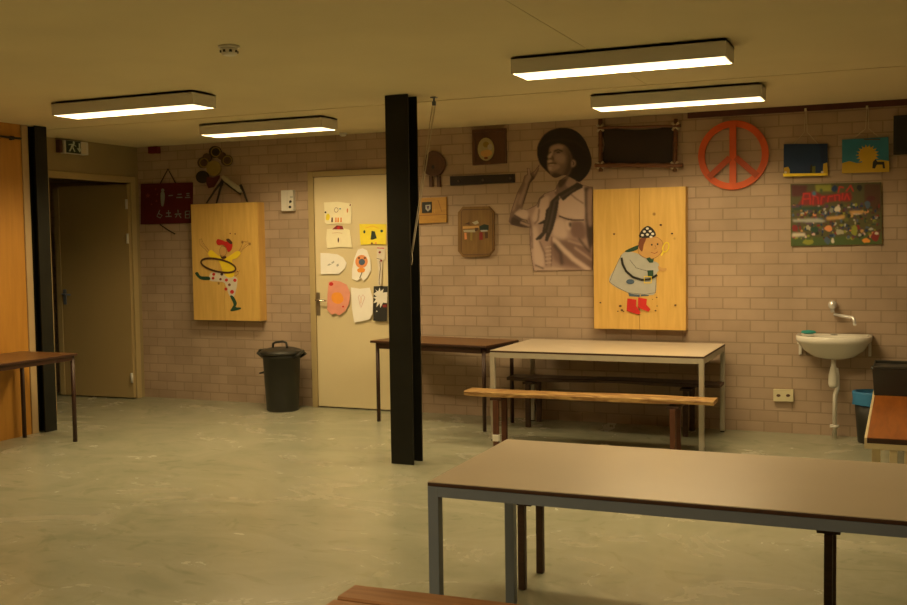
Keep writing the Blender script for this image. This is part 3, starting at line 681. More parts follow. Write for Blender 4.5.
# wooden model on the cabinet
ct = at(225, 203.2, Y=FL).z
b0 = at(228, 202, Y=8.535)
t = thing('wooden_model', 'dark wooden model with a pale barrel standing on the dancer cabinet', 'model', (b0.x, 8.535, ct))
o = Vector((b0.x, 8.535, ct))
def e3(x, y, Y=8.535): return at(190+x/9.31, 140+y/9.31, Y=Y)
A_, B_ = e3(300, 340), e3(480, 480)
MB().tube([A_.lerp(B_, k/8) for k in range(9)], .02, None, 12, [.014, .026, .028, .024, .026, .026, .024, .026, .02]).build('barrel', P['chartpale'], t, o)
for pa, pb, dy in (((310, 370), (170, 585), -.03), ((310, 370), (235, 585), .02), ((470, 420), (545, 580), -.02)):
    u_, v2 = e3(*pa), e3(*pb); v2.z = ct+.008; v2.y += dy
    MB().tube([u_, u_.lerp(v2, .5)+Vector((0, 0, .01)), v2], .012, None, 8, [.014, .011, .008]).build('stand_leg', BK, t, o)
MB().tube([e3(300, 365), e3(360, 420), e3(470, 500), e3(480, 430)], .014).build('carriage', BK, t, o)
# mask with two legs
t, o = wallthing('round_mask', 'dark round plaque on two short legs right of the column', 'plaque', 435, 168)
mb = MB(); mb.slab(quadpx(smooth_poly([(425.3, 168), (427, 157), (435, 151), (444, 157), (446, 166), (442, 174), (435.5, 176.5), (428, 174)]), WALL), WALL-.04, W0); mb.build('face', FRAMEBROWN, t, o)
a = Art(WALL-.041); a.stroke(ell(435.5, 164, 7, 9), .008, 'dkbrown', True).poly(ell(433, 167, 1.5, 2), 'black').poly([(430, 170), (441, 170), (436, 173)], 'dkbrown', True).build('carving', t).location = -o
for x in (431.8, 439.5):
    mb = MB(); mb.slab(quadpx([(x-1.4, 176), (x+1.4, 176), (x+2.0, 187), (x-1.4, 187)], WALL), WALL-.03, W0); mb.build('leg', FRAMEBROWN, t, o)
# square frame with an oval medallion
t, o = wallthing('medallion_plaque', 'dark square plaque with a pale oval medallion near the ceiling', 'plaque', 490, 147)
mb = MB(); mb.slab(quadpx([(473.5, 130), (506.8, 128.5), (507, 163.5), (474, 165.5)], WALL), WALL-.02, W0); mb.build('board', FRAMEBROWN, t, o)
for pts in ([(473.5, 130), (506.8, 128.5), (506.8, 131.5), (473.5, 133)], [(473.7, 162.5), (507, 160.5), (507, 163.5), (474, 165.5)], [(473.5, 133), (476.5, 133), (476.7, 162.4), (473.7, 162.5)], [(503.8, 131.7), (506.8, 131.5), (507, 160.5), (504, 160.7)]):
    mb = MB(); mb.slab(quadpx(pts, WALL), WALL-.034, WALL-.0205); mb.build('frame_bar', FRAMEBROWN, t, o)
mb = MB(); mb.slab(quadpx(ell(487.2, 149.5, 8, 11.5), WALL), WALL-.034, WALL-.0205); md = mb.build('medallion', paint('old_ivory', (.42, .36, .17)), t, o)
a = Art(WALL-.035); a.poly(ell(486, 144.5, 3, 3), 'gold').poly(ell(490, 147, 2.5, 3), 'chartpale').poly([(482, 151), (490, 150), (492, 154), (486, 157), (481, 155)], 'tan', True).poly(ell(486, 158, 2, 1.2), 'brown').build('relief', t).location = -o
# black bar
t, o = wallthing('coat_rail', 'short black board below the medallion plaque', 'board', 483, 180)
mb = MB(); mb.slab(quadpx([(451, 176.5), (515, 174), (515.3, 182.5), (451.3, 185.6)], WALL), WALL-.025, W0); mb.build('board', paint('black_wood', (.022, .014, .011)), t, o)
for x, y in ((459, 181), (483, 180), (510.5, 178.4)):
    q = at(x, y, Y=WALL-.026); MB().lathe([(.010, 0), (.012, .006), (.006, .012)], (0, 0, 0), None, 12).build('stud', paint('stud', (.12, .08, .06)), t)
    ob = bpy.context.scene.collection.objects[-1]; ob.rotation_euler = (math.pi/2, 0, 0); ob.location = q-o
# honey wood plaque with crest
t, o = wallthing('crest_plaque', 'honey coloured wooden plaque with a dark crest right of the column', 'plaque', 432, 210)
mb = MB(); mb.slab(quadpx([(418, 198.3), (447.2, 197), (447.4, 222.2), (418.2, 223.8)], WALL), WALL-.022, W0); mb.build('board', HONEY, t, o)
mb = MB(); mb.slab(quadpx([(423.3, 202.3), (432.8, 201.8), (432.8, 212.7), (423.3, 213.2)], WALL), WALL-.030, WALL-.0225); mb.build('crest', P['black'], t, o)
a = Art(WALL-.031); a.poly([(425.5, 205), (430.5, 204.7), (430.5, 209), (428, 211.5), (425.5, 209)], 'grey').poly([(426.5, 206), (429.5, 206), (428, 210)], 'purple').build('crest_emblem', t).location = -o
a = Art(WALL-.023); a.stroke([(418.3, 215.7), (447.3, 214.3)], .004, 'brown').stroke([(434, 202), (434.5, 213)], .004, 'tan').stroke([(438, 200), (442, 212)], .004, 'brown').build('grooves', t).location = -o
# octagonal carved plaque
t, o = wallthing('carved_plaque', 'brown eight-sided wooden plaque with a small carved scene', 'plaque', 477, 232)
oc = [(464, 206.8), (489.5, 206.3), (494.8, 212), (494.8, 250), (490, 256.2), (464, 257), (459.2, 251), (459.2, 212.5)]
mb = MB(); mb.slab(quadpx(oc, WALL), WALL-.03, W0); mb.build('board', OAK, t, o)
a = Art(WALL-.031, (450, 200, 9.31)); a.stroke([(120, 90), (370, 85), (395, 120), (395, 470), (365, 505), (125, 510), (105, 480), (105, 115)], .006, 'dkbrown', True)
a.poly([(130, 225), (180, 205), (185, 230)], 'dkbrown').poly([(205, 210), (255, 190), (270, 215), (235, 230)], 'chartpale').poly([(120, 245), (270, 240), (270, 262), (120, 268)], 'tan').poly([(125, 280), (240, 275), (235, 300), (130, 300)], 'chartpale')
a.poly([(275, 245), (320, 225), (362, 235), (360, 280), (280, 282)], 'darkgreen').poly([(285, 280), (350, 278), (350, 292), (290, 295)], 'grey').poly([(275, 300), (305, 300), (308, 370), (275, 372)], 'dkred').poly([(325, 300), (355, 300), (355, 355), (330, 358)], 'dkbrown').poly([(135, 305), (155, 305), (160, 365), (138, 368)], 'softorange').poly([(190, 300), (212, 300), (210, 380), (190, 375)], 'gold').poly([(235, 260), (265, 258), (260, 285), (235, 290)], 'dkbrown').build('carved_scene', t).location = -o
# bamboo frame with dark leather
t, o = wallthing('bamboo_frame', 'bamboo pole frame stretched with dark leather under the ceiling', 'frame', 640, 145)
def wp(x, y, off): return at(x, y, Y=WALL-off)
def bam(pts, nm='pole'):
    mb_ = MB(); a_, b_ = wp(*pts[0], .03), wp(*pts[1], .03); L_ = [a_.lerp(b_, k/24) for k in range(25)]
    mb_.tube(L_, .018, None, 12, [.018+(.006 if k % 8 == 4 else 0) for k in range(25)]); return mb_.build(nm, BAMBOO, t, o)
bam([(600.3, 119), (600.7, 171.5)]); bam([(676, 119), (674.6, 171)])
mb = MB(); a_, b_ = wp(595, 165.3, .055), wp(683, 165.5, .055)
mb.tube([a_.lerp(b_, k/24) for k in range(25)], .018, None, 12, [.018+(.005 if k % 8 == 4 else 0) for k in range(25)]); mb.build('pole', BAMBOO, t, o)
mb = MB(); a_, b_ = wp(598, 127.8, .055), wp(681, 125.8, .055)
mb.tube([a_.lerp(b_, k/24) for k in range(25)], .012, None, 12); mb.build('pole', BAMBOO, t, o)
mb = MB(); mb.slab(quadpx(smooth_poly([(603.5, 128), (622, 129.5), (640, 130), (660, 128.5), (674, 127), (673, 145), (673, 162), (655, 163), (640, 163.5), (622, 163), (603.5, 162), (605, 145)]), WALL), WALL-.022, WALL-.012); mb.build('leather', LEATHER, t, o)
a = MB()
for x, y in ((600.5, 128), (675.6, 126.5), (600.6, 165.3), (674.8, 165.5)):
    q = wp(x, y, .043); a.tube([q+Vector((-.028, 0, -.028)), q+Vector((.028, -.02, .028))], .01).tube([q+Vector((.028, 0, -.028)), q+Vector((-.028, -.02, .028))], .01)
a.build('lashing', CORD, t, o)
# peace sign
t, o = wallthing('peace_sign', 'orange painted peace sign on the brick wall', 'sign', 734, 155)
c0 = at(734, 155.3, Y=WALL); l0, r0 = at(698.6, 155, Y=WALL).x, at(769, 155, Y=WALL).x
RO = (r0-l0)/2; RI = RO-.052; cxp, czp = (l0+r0)/2, c0.z
mb = MB(); N = 56; rings = []
for y in (WALL-.026, WALL-.002):
    rings.append([[mb.bm.verts.new((cxp+r*math.cos(2*math.pi*k/N), y, czp+r*math.sin(2*math.pi*k/N))) for k in range(N)] for r in (RO, RI)])
for k in range(N):
    k2_ = (k+1) % N; (o1, i1), (o2, i2) = rings
    for q in ([o1[k], o1[k2_], i1[k2_], i1[k]], [o2[k], i2[k], i2[k2_], o2[k2_]], [o1[k], o2[k], o2[k2_], o1[k2_]], [i1[k], i1[k2_], i2[k2_], i2[k]]): mb.bm.faces.new(q)
mb.build('ring', ORANGE, t, o)
MB().box((cxp-.027, WALL-.03, czp-RO+.015), (cxp+.027, WALL-.0265, czp+RO-.015)).build('bar', ORANGE, t, o)
for s_ in (-1, 1):
    d_ = Vector((s_*.74, -.67)); n_ = Vector((-d_.y, d_.x))*.024; s0 = Vector((cxp, czp))+d_*.03+Vector((0, .0)); s1 = Vector((cxp, czp))+d_*(RO-.02)
    mb = MB(); mb.slab([tuple(s0+n_), tuple(s0-n_), tuple(s1-n_), tuple(s1+n_)], WALL-.0345, WALL-.0305); mb.build('bar', ORANGE2, t, o)
# picture rail
a_, b_ = at(688, 112.5, Y=WALL), at(688, 118.6, Y=WALL)
tag(MB().box((a_.x, WALL-.025, b_.z), (1.2, W0, a_.z), None, .003).build('picture_rail', RAIL), 'dark brown picture rail along the wall under the ceiling', 'rail')
# two hung paintings
def hung(label, poly, bg, marks, hookpx, ledge):
    cx = sum(p[0] for p in poly)/4; cy = sum(p[1] for p in poly)/4
    t, o = wallthing('hung_painting', label, 'painting', cx, cy, 0, 'small paintings hung from the picture rail')
    mb = MB(); mb.slab(quadpx(poly, WALL), WALL-.028, WALL-.004); mb.build('canvas', bg, t, o)
    a = Art(WALL-.029); marks(a); a.build('picture', t).location = -o
    hk = at(hookpx[0], hookpx[1], Y=WALL-.03)
    c_ = MB(); L_ = at(poly[0][0]+9, poly[0][1]+.5, Y=WALL-.02); R_ = at(poly[1][0]-9, poly[1][1]+.5, Y=WALL-.02); mid = at(hookpx[0], (hookpx[1]*.35+poly[0][1]*.65), Y=WALL-.025)
    c_.tube([hk, mid+Vector((-.01, 0, 0)), L_], .003, None, 6).tube([hk+Vector((.008, 0, 0)), mid+Vector((.012, 0, 0)), R_], .003, None, 6); c_.build('hanging_cord', CORD, t, o)
    MB().box((hk.x-.008, WALL-.032, hk.z-.012), (hk.x+.008, WALL-.0255, hk.z+.014)).build('hook', CHROME, t, o)
    if ledge:
        mb = MB(); mb.slab(quadpx(ledge, WALL), WALL-.05, WALL-.0285); mb.build('ledge', P['yellow'], t, o)
    return t
G3 = lambda x, y: (775+x/7.558, 130+y/7.558)
def p1(a):
    a.poly([G3(68, 330), G3(68, 285), G3(100, 278), G3(112, 300), G3(112, 330)], 'sun').poly([G3(360, 330), G3(365, 255), G3(395, 245), G3(400, 330)], 'sun').poly([G3(280, 325), G3(282, 275), G3(305, 272), G3(306, 325)], 'olive').poly([G3(262, 325), G3(270, 262), G3(282, 262), G3(280, 325)], 'black')
    a.poly([G3(335, 108), G3(395, 108), G3(395, 240), G3(350, 250)], paint('deepblue', (.003, .022, .09)))
    a.poly([G3(*q) for q in ell(80, 320, 10, 8)], 'pale').poly([G3(*q) for q in ell(357, 318, 10, 8)], 'pale')
hung('small dark blue painting with a yellow bottom edge, left of its pair', [G3(68, 108), G3(398, 106), G3(400, 335), G3(68, 345)], P['navy'], p1, (805.5, 110), [G3(66, 332), G3(400, 328), G3(400, 346), G3(68, 354)])
def p2(a):
    a.poly([G3(508, 250), G3(560, 235), G3(620, 250), G3(720, 235), G3(800, 225), G3(862, 235), G3(864, 316), G3(505, 328)], 'sun')
    a.poly([G3(700+(90 if k % 2 == 0 else 62)*math.cos(k*math.pi/18), 190+(82 if k % 2 == 0 else 58)*math.sin(k*math.pi/18)) for k in range(36)], 'sun')
    a.poly([G3(735, 290), G3(740, 240), G3(760, 220), G3(775, 240), G3(825, 240), G3(832, 290), G3(815, 290), G3(812, 262), G3(770, 262), G3(755, 292)], 'black')
    a.stroke([G3(672, 72), G3(795, 70)], .008, 'dkbrown')
hung('small light blue painting with a yellow tree and sun, right of its pair', [G3(508, 75), G3(858, 55), G3(862, 308), G3(508, 325)], P['sky'], p2, (867, 107.5), None)
# collage poster
t, o = wallthing('collage_poster', 'crowded colourful poster with red lettering below the two small paintings', 'poster', 836, 214)
cp = [(790.6, 184.2), (881.2, 182.4), (882.2, 244.2), (791, 246.4)]
mb = MB(); mb.slab(quadpx(cp, WALL), WALL-.016, W0); mb.build('panel', P['olive'], t, o)
a = Print(WALL-.0166, 790, 182, 883, 247, .45, (.09, .085, .03)); a.tf = lambda p: (785+p[0]/8.067, 175+p[1]/8.067)
def blob(x, y, rx, ry, m, keep):
    pts = [(min(max(px_, 52), 770), min(max(py_, 80), 565)) for px_, py_ in [(x+rx*math.cos(w_)*rnd.uniform(.7, 1.15), y+ry*math.sin(w_)*rnd.uniform(.7, 1.15)) for w_ in [2*math.pi*k/9 for k in range(9)]]]
    a.poly(pts, m, soft=.35)
a.poly([(50, 80), (180, 85), (170, 170), (55, 175)], 'maroon').poly([(245, 80), (370, 78), (375, 130), (250, 135)], 'lime').poly([(640, 75), (772, 72), (772, 290), (640, 300)], 'dkbrown').poly([(50, 500), (400, 500), (770, 470), (770, 560), (50, 572)], 'grass')
band = ['purple', 'dkbrown', 'grey', 'black', 'chartpale', 'maroon', 'green', 'tan', 'darkgreen', 'brown', 'blue', 'purple', 'lightpink', 'navy', 'olive']
for k in range(330):
    y = rnd.uniform(235, 520); x = rnd.uniform(60, 760); 
    blob(x, y, rnd.uniform(6, 20), rnd.uniform(6, 18), rnd.choice(band if rnd.random() < .75 else ['dkred', 'navy', 'lime', 'blue', 'softorange']), True)
for pts, m_ in (([(60, 265), (300, 250), (300, 280), (60, 285)], 'green'), ([(60, 360), (260, 350), (330, 370), (300, 382), (70, 378)], 'grey'), ([(60, 470), (160, 468), (165, 492), (55, 500)], 'pale'), ([(330, 340), (480, 325), (480, 350), (340, 365)], 'tan'), ([(520, 290), (630, 285), (635, 310), (530, 315)], 'tan')): a.poly(pts, m_)
for x, y, rx, ry, m_ in ((80, 430, 26, 36, 'dkred'), (350, 430, 34, 26, 'softorange'), (730, 490, 36, 45, 'dkred'), (655, 530, 34, 20, 'orange'), (560, 450, 26, 50, 'lime'), (190, 540, 50, 22, 'lime'), (340, 530, 24, 30, 'blue'), (385, 530, 14, 26, 'pale'), (440, 460, 40, 24, 'chartpale'), (240, 440, 40, 26, 'green'), (185, 425, 18, 20, 'chartpale'), (665, 235, 26, 34, 'blue'), (690, 190, 46, 26, 'maroon'), (420, 275, 26, 26, 'pale'), (375, 285, 18, 24, 'mint'), (400, 110, 26, 30, 'navy'), (600, 100, 22, 34, 'black'), (740, 470, 18, 12, 'pale')): blob(x, y, rx, ry, m_, False)
# red lettering band
a.poly([(105, 240), (135, 190), (160, 140), (240, 130), (300, 165), (420, 150), (530, 135), (545, 190), (520, 215), (420, 210), (320, 225), (310, 245), (230, 245)], 'dkred')
for s_ in ([(140, 235), (150, 150), (200, 150), (205, 235)], [(150, 195), (205, 190)], [(225, 235), (230, 165)], [(225, 165), (265, 180), (270, 230)], [(290, 235), (295, 180), (320, 175)], [(345, 215), (350, 175), (385, 170)], [(405, 205), (400, 165), (440, 160), (440, 205)], [(460, 200), (465, 150)], [(480, 200), (500, 150), (520, 200)], [(430, 140), (440, 95), (470, 100)], [(495, 130), (530, 85), (550, 130)]): a.stroke(s_, 1.3, 'red', .4)
a.poly(ell(235, 150, 16, 18), 'sky').poly(ell(292, 125, 12, 16), 'green')
a.build('printed_picture', t, o, [cp])
# dark board at the right edge
t, o = wallthing('dark_panel', 'black framed panel on the brick at the right edge', 'panel', 905, 135)
a_, b_ = at(893.6, 116, Y=WALL), at(893.6, 155, Y=WALL)
MB().box((a_.x, WALL-.03, b_.z), (a_.x+.55, W0, a_.z), None, .004).build('board', P['black'], t, o)
MB().box((a_.x+.02, WALL-.034, b_.z+.02), (a_.x+.53, WALL-.0305, a_.z-.02)).build('surface', paint('blackboard', (.012, .012, .011)), t, o)

# ------------------------------------------------------------------ scout photo cut-out
t, o = wallthing('cutout_photo', 'large cut-out photo of a scout in hat and neckerchief raising a hand', 'poster', 555, 200)
KA = lambda x, y: (505+x/7.558, 125+y/7.558)
KB = lambda x, y: (505+x/7.558, 195+y/7.558)
A8 = lambda L: [KA(*p) for p in L]
B8 = lambda L: [KB(*p) for p in L]
hat = A8(smooth_poly([(243, 215), (250, 150), (290, 80), (350, 38), (430, 20), (520, 35), (590, 92), (635, 180), (657, 270), (642, 345), (600, 405), (560, 432), (520, 410), (450, 380), (380, 400), (330, 365), (285, 320), (258, 280)], 4))
arm = A8([(135, 435), (148, 385), (172, 370), (168, 325), (188, 328), (196, 362), (222, 352), (262, 298), (254, 345), (222, 405), (190, 442), (165, 520), (148, 575), (130, 625)]) + B8([(122, 100), (108, 110), (62, 150), (120, 188), (180, 215), (188, 250), (120, 243), (48, 225), (30, 200), (45, 130), (75, 40), (95, -20)])
torso = B8([(62, 150), (110, 104), (165, 112), (240, 75), (262, 20), (300, -10), (380, -40), (410, -110), (500, -165), (545, -100), (585, -78), (640, -65), (664, -62), (664, 568), (430, 570), (220, 575), (205, 500), (190, 380), (188, 250), (160, 190), (120, 188)])
for L_ in (hat, arm, torso):
    mb = MB(); mb.slab(quadpx(L_, WALL), WALL-.010, W0); ob = mb.build('backing_board', P['shirtdark'], t, o)
sk = dict(skin=(.20, .13, .105), lit=(.38, .265, .215), hi=(.52, .38, .31), dark=(.06, .037, .03), hat=(.014, .008, .006), shirt=(.40, .275, .235), slit=(.60, .45, .385), sdark=(.20, .12, .105), vd=(.07, .044, .038), scarf=(.045, .032, .027))
a = Print(WALL-.0106, 505, 122, 597, 275, .5, sk['shirt']); a.sf = .8
KAs = KA; 
a.poly(arm, sk['skin'], soft=.5).poly(torso, sk['shirt'], soft=.5)
# torso tones of the photograph
a.poly(B8([(240, 80), (268, 25), (300, 8), (335, 15), (322, 100), (300, 185), (250, 215), (205, 180)]), sk['slit'], True, 1.5)
a.poly(B8([(410, 10), (480, -50), (560, -75), (600, -40), (598, 185), (500, 175), (412, 155)]), sk['slit'], True, 1.2)
a.poly(B8([(200, 260), (240, 240), (262, 360), (300, 470), (290, 550), (230, 530), (210, 450)]), sk['slit'], True, 2).poly(B8([(362, 210), (440, 180), (470, 300), (440, 340), (370, 320)]), sk['slit'], True, 2)
a.poly(B8([(600, -60), (668, -62), (668, 360), (640, 430), (612, 300), (605, 100)]), sk['vd'], soft=1.2).poly(B8([(622, -20), (668, -30), (668, 200), (632, 220)]), sk['shirt'], True, 1.5)
a.poly(B8([(500, 210), (575, 200), (610, 260), (600, 330), (520, 320), (495, 270)]), sk['sdark'], True, 1.6).poly(B8([(460, 195), (495, 195), (500, 240), (482, 270), (458, 240)]), sk['slit'], True, 1.2).poly(B8([(480, 215), (500, 205), (505, 235), (490, 245)]), sk['vd'], True, 1)
a.stroke(B8([(412, 160), (470, 182), (520, 190), (592, 188)]), 1.6, sk['vd'], .5).stroke(B8([(470, -30), (540, 30), (590, 62)]), 1.2, sk['sdark'], .8)
a.poly(B8([(350, 330), (440, 340), (540, 340), (640, 420), (668, 480), (668, 560), (600, 565), (430, 530), (360, 470)]), sk['sdark'], True, 2.4)
a.stroke(B8([(370, 335), (430, 400), (520, 485), (632, 565)]), 4.6, sk['slit'], 1.2).stroke(B8([(480, 345), (540, 365), (600, 380)]), 2.2, sk['shirt'], 1).stroke(B8([(530, 400), (600, 450), (655, 490)]), 2.4, sk['shirt'], 1)
a.stroke(B8([(372, 375), (420, 440), (430, 520)]), 3, sk['vd'], 1.6).stroke(B8([(560, 330), (610, 400), (640, 430)]), 2, sk['vd'], 1.2)
a.stroke(B8([(262, 350), (300, 440), (312, 530)]), 1.6, sk['sdark'], .9).stroke(B8([(352, 320), (352, 450), (350, 565)]), 1.1, sk['sdark'], .6)
for y in (395, 425, 455, 485, 515): a.stroke(B8([(308, y), (345, y-5)]), 1.3, sk['hi'] if y != 440 else sk['sdark'], .5)
a.poly(B8([(222, 540), (290, 555), (360, 540), (450, 560), (430, 572), (222, 576)]), sk['hi'], soft=1).stroke(B8([(230, 530), (290, 555)]), 1.2, sk['vd'], .8)
a.stroke(B8([(160, 115), (185, 190), (200, 260), (205, 400)]), 1.8, sk['sdark'], 1).stroke(B8([(250, 90), (262, 30), (290, 8)]), 1.6, sk['vd'], .7).stroke(B8([(258, 110), (250, 190), (225, 215)]), 1.5, sk['sdark'], .8)
# arm and hand
a.poly(A8([(150, 430), (158, 390), (182, 375), (205, 380), (185, 425), (160, 445)]), sk['lit'], True, .8).stroke(A8([(178, 330), (182, 372)]), 1.8, sk['hi'], .6).stroke(A8([(250, 315), (222, 365)]), 1.6, sk['lit'], .6)
a.stroke(A8([(110, 590), (145, 500), (165, 445)]), 3.2, sk['lit'], 1.4).stroke(A8([(212, 395), (188, 440), (168, 515), (142, 600)]), 2.6, sk['dark'], 1).stroke(A8([(196, 372), (205, 392)]), 1.2, sk['vd'], .5)
a.stroke(B8([(105, 0), (75, 60), (62, 110)]), 3.2, sk['lit'], 1.4).poly(B8([(40, 205), (60, 165), (120, 190), (182, 215), (188, 248), (120, 242), (50, 226)]), sk['dark'], True, 1).stroke(B8([(125, 208), (180, 230)]), 2.4, sk['lit'], .8)
a.poly(B8([(75, 145), (125, 106), (165, 112), (180, 160), (150, 185), (110, 165)]), sk['slit'], True, 1.2).stroke(B8([(68, 152), (120, 185), (165, 200)]), 2, sk['vd'], .8)
# hat, face and neck
a.poly(A8([(400, 412), (455, 405), (500, 368), (545, 425), (560, 470), (440, 510), (385, 530), (375, 480)]), sk['skin'], True, .9).poly(A8([(462, 420), (505, 385), (545, 430), (530, 458), (470, 470)]), sk['lit'], True, 1.2).poly(A8([(398, 412), (460, 405), (480, 385), (455, 440), (410, 475)]), sk['dark'], True, 1.2)
a.poly(hat, sk['hat'], soft=.5)
a.poly(A8([(330, 205), (342, 165), (395, 143), (455, 155), (492, 205), (508, 260), (500, 340), (460, 400), (405, 410), (355, 385), (328, 335), (318, 280), (330, 245)]), sk['skin'], True, .7)
a.poly(A8([(348, 168), (395, 150), (440, 160), (430, 182), (372, 192), (346, 200)]), sk['lit'], True, 1.2).poly(A8([(385, 218), (430, 214), (458, 245), (440, 290), (395, 285), (370, 255)]), sk['lit'], True, 2)
a.poly(A8([(462, 170), (500, 225), (508, 300), (495, 355), (450, 400), (420, 405), (455, 340), (472, 280), (472, 220)]), sk['dark'], True, 2.2)
a.poly(A8([(350, 198), (362, 205), (352, 235), (338, 250), (322, 242), (335, 222)]), sk['hi'], True, .9).poly(A8([(324, 268), (348, 264), (362, 272), (345, 284), (324, 286)]), sk['hi'], True, .8).poly(A8([(326, 300), (365, 300), (400, 296), (415, 318), (375, 345), (338, 345)]), sk['lit'], True, 1.2).poly(A8([(328, 318), (350, 318), (352, 340), (336, 342)]), sk['hi'], True, .8)
a.stroke(A8([(376, 196), (402, 186), (432, 198)]), 1.3, sk['hat'], .6).poly(A8([(385, 206), (402, 199), (422, 207), (402, 215)]), sk['vd'], True, .5).stroke(A8([(336, 212), (348, 206)]), 1.1, sk['vd'], .5).stroke(A8([(336, 253), (350, 254)]), .9, sk['vd'], .5).stroke(A8([(358, 240), (366, 256), (362, 266)]), 1, sk['dark'], .7)
a.stroke(A8([(330, 292), (360, 289), (388, 291)]), 1, sk['vd'], .5).stroke(A8([(338, 300), (368, 299)]), .9, sk['hi'], .5).poly(A8([(345, 388), (372, 362), (420, 372), (440, 395), (400, 412)]), sk['dark'], True, 1.3)
a.poly(A8([(500, 290), (512, 262), (533, 275), (530, 308), (505, 318)]), sk['lit'], True, .8).stroke(A8([(512, 275), (522, 285), (515, 302)]), .9, sk['dark'], .4)
a.stroke(A8([(262, 160), (330, 120), (430, 108), (540, 130), (612, 190)]), 1.6, (.03, .019, .013), 1)
# neckerchief
a.poly(A8([(592, 452), (545, 434), (480, 475), (400, 520), (350, 570), (335, 615)]) + B8([(310, 110), (300, 185), (250, 215), (244, 222), (292, 218), (280, 280), (228, 332), (240, 342), (272, 335), (312, 285), (300, 345), (322, 352), (362, 260), (385, 180), (402, 90), (412, 10)]) + A8([(440, 575), (510, 515), (585, 475)]), sk['scarf'], soft=.5)
a.stroke(A8([(375, 580), (450, 530), (530, 480)]), 1.4, (.10, .075, .062), .8).stroke(B8([(375, 60), (350, 180), (325, 280)]), 1.6, (.10, .075, .062), .8).stroke(B8([(345, 50), (325, 170), (300, 250)]), 1.2, (.08, .06, .05), .8)
a.poly(A8([(375, 485), (385, 480), (388, 500), (378, 504)]), sk['hi'], soft=.4)
a.build('photo_print', t, o, [arm, torso, hat])

# ------------------------------------------------------------------ wash basin corner
sc_ = at(833, 337, Y=8.38); sz = at(833, 336, Y=8.38).z
sxl, sxr = at(797, 337, Y=8.42).x, at(871, 337, Y=8.42).x; sx = (sxl+sxr)/2; hw = (sxr-sxl)/2*1.035; dp = .36
t = thing('wash_basin', 'white wash basin on the brick wall at the right', 'sink', (sx, WALL, sz))
def outline(k, kd, n=24):
    pts = [(-hw*k, 0), (-hw*k, -dp*.45*kd)]
    for j in range(1, n): 
        a_ = math.pi*j/n; pts.append((-hw*k*math.copysign(abs(math.cos(a_))**.75, math.cos(a_)), -dp*.45*kd-dp*.55*kd*abs(math.sin(a_))**.9))
    pts += [(hw*k, -dp*.45*kd), (hw*k, 0)]
    return pts
mb = MB()
def ring(k, kd, z, dy=-.002): return [mb.bm.verts.new((x, y+dy, z)) for x, y in outline(k, kd)]
R_ = [ring(.30, .42, -.185, -.03), ring(.55, .62, -.165, -.02), ring(.80, .82, -.115, -.008), ring(.93, .95, -.06), ring(.985, 1, -.045), ring(1, 1, -.03), ring(1, 1, -.004), ring(.985, .985, 0), ring(.88, .86, 0, -.03), ring(.84, .80, -.02, -.045), ring(.6, .55, -.11, -.08), ring(.25, .25, -.13, -.12)]
for A, B in zip(R_, R_[1:]):
    n = len(A)
    for j in range(n):
        f = mb.bm.faces.new([A[j], A[(j+1) % n], B[(j+1) % n], B[j]]); f.smooth = True
mb.bm.faces.new(list(reversed(R_[0]))); mb.bm.faces.new(R_[-1])
mb.build('bowl', CERAMIC, t)
q = at(833, 339, Y=8.57)
MB().lathe([(.022, .0005), (.022, .004), (.012, .005)], (0, -.12, -.002), None, 16, 1.2, .7).build('overflow', BLACKP, t)
for s_ in (-1, 1):
    MB().box((s_*(hw-.02)-.012, -.16, -.075), (s_*(hw-.02)+.012, -.001, -.05), None, .004).box((s_*(hw-.02)-.011, -.03, -.17), (s_*(hw-.02)+.011, -.001, -.076), None, .004).build('bracket', CERAMIC, t)
dpx = -.15
tz = lambda py: at(833, py, Y=WALL+dpx).z-sz
tr = MB().lathe([(.018, tz(358)), (.018, tz(366)), (.022, tz(367)), (.036, tz(375)), (.038, tz(384)), (.03, tz(387)), (.01, tz(388))], (0, dpx, 0), None, 20); 
tr.build('trap', WHITEP, t)
MB().tube([(.018, dpx, tz(368)), (.028, dpx, tz(376)), (.028, dpx, tz(388)), (.012, dpx+.01, tz(395)), (.008, dpx+.02, -sz+.001)], .017, None, 14).build('drain_pipe', WHITEP, t)
MB().lathe([(.02, 0), (.034, .002), (.034, .022), (.02, .024)], (.008, dpx+.018, -sz+.085), None, 18).build('pipe_collar', WHITEP, t)
TAP = mat('tap_chrome', (.82, .83, .86), .22, .02, 3, .55)
# wall tap
k0 = at(832.5, 305, Y=8.52)
t = thing('water_tap', 'chrome wall tap with swivel spout above the wash basin', 'tap', (k0.x, WALL, k0.z)); o = Vector((k0.x, WALL, k0.z))
MB().tube([k0+Vector((0, .079, 0)), k0+Vector((0, .02, 0))], .022, None, 18, [.03, .02]).tube([k0+Vector((0, .03, 0)), k0+Vector((0, .02, -.06))], .016, None, 14).build('body', TAP, t, o)
kb = MB(); kb.lathe([(.012, -.034), (.028, -.022), (.034, 0), (.028, .022), (.012, .034)], k0, None, 18); kb.build('knob', TAP, t, o)
s0, s1, s2 = at(834.5, 314.5, Y=8.54), at(852, 317.5, Y=8.43), at(855, 325, Y=8.40)
MB().tube([s0, s0.lerp(s1, .5), s1, s1+Vector((.014, -.008, -.012)), s2], .0125, None, 12).build('spout', TAP, t, o)
# soap
q = at(808.5, 334, Y=8.5)
so = MB(); so.lathe([(.02, 0), (.036, .008), (.038, .016), (.03, .026), (.012, .03)], (q.x, 8.5, sz+.0015), P['teal'], 20, 1.5, .8)
tag(so.build('soap_bar'), 'teal soap lying on the left rim of the wash basin', 'soap')
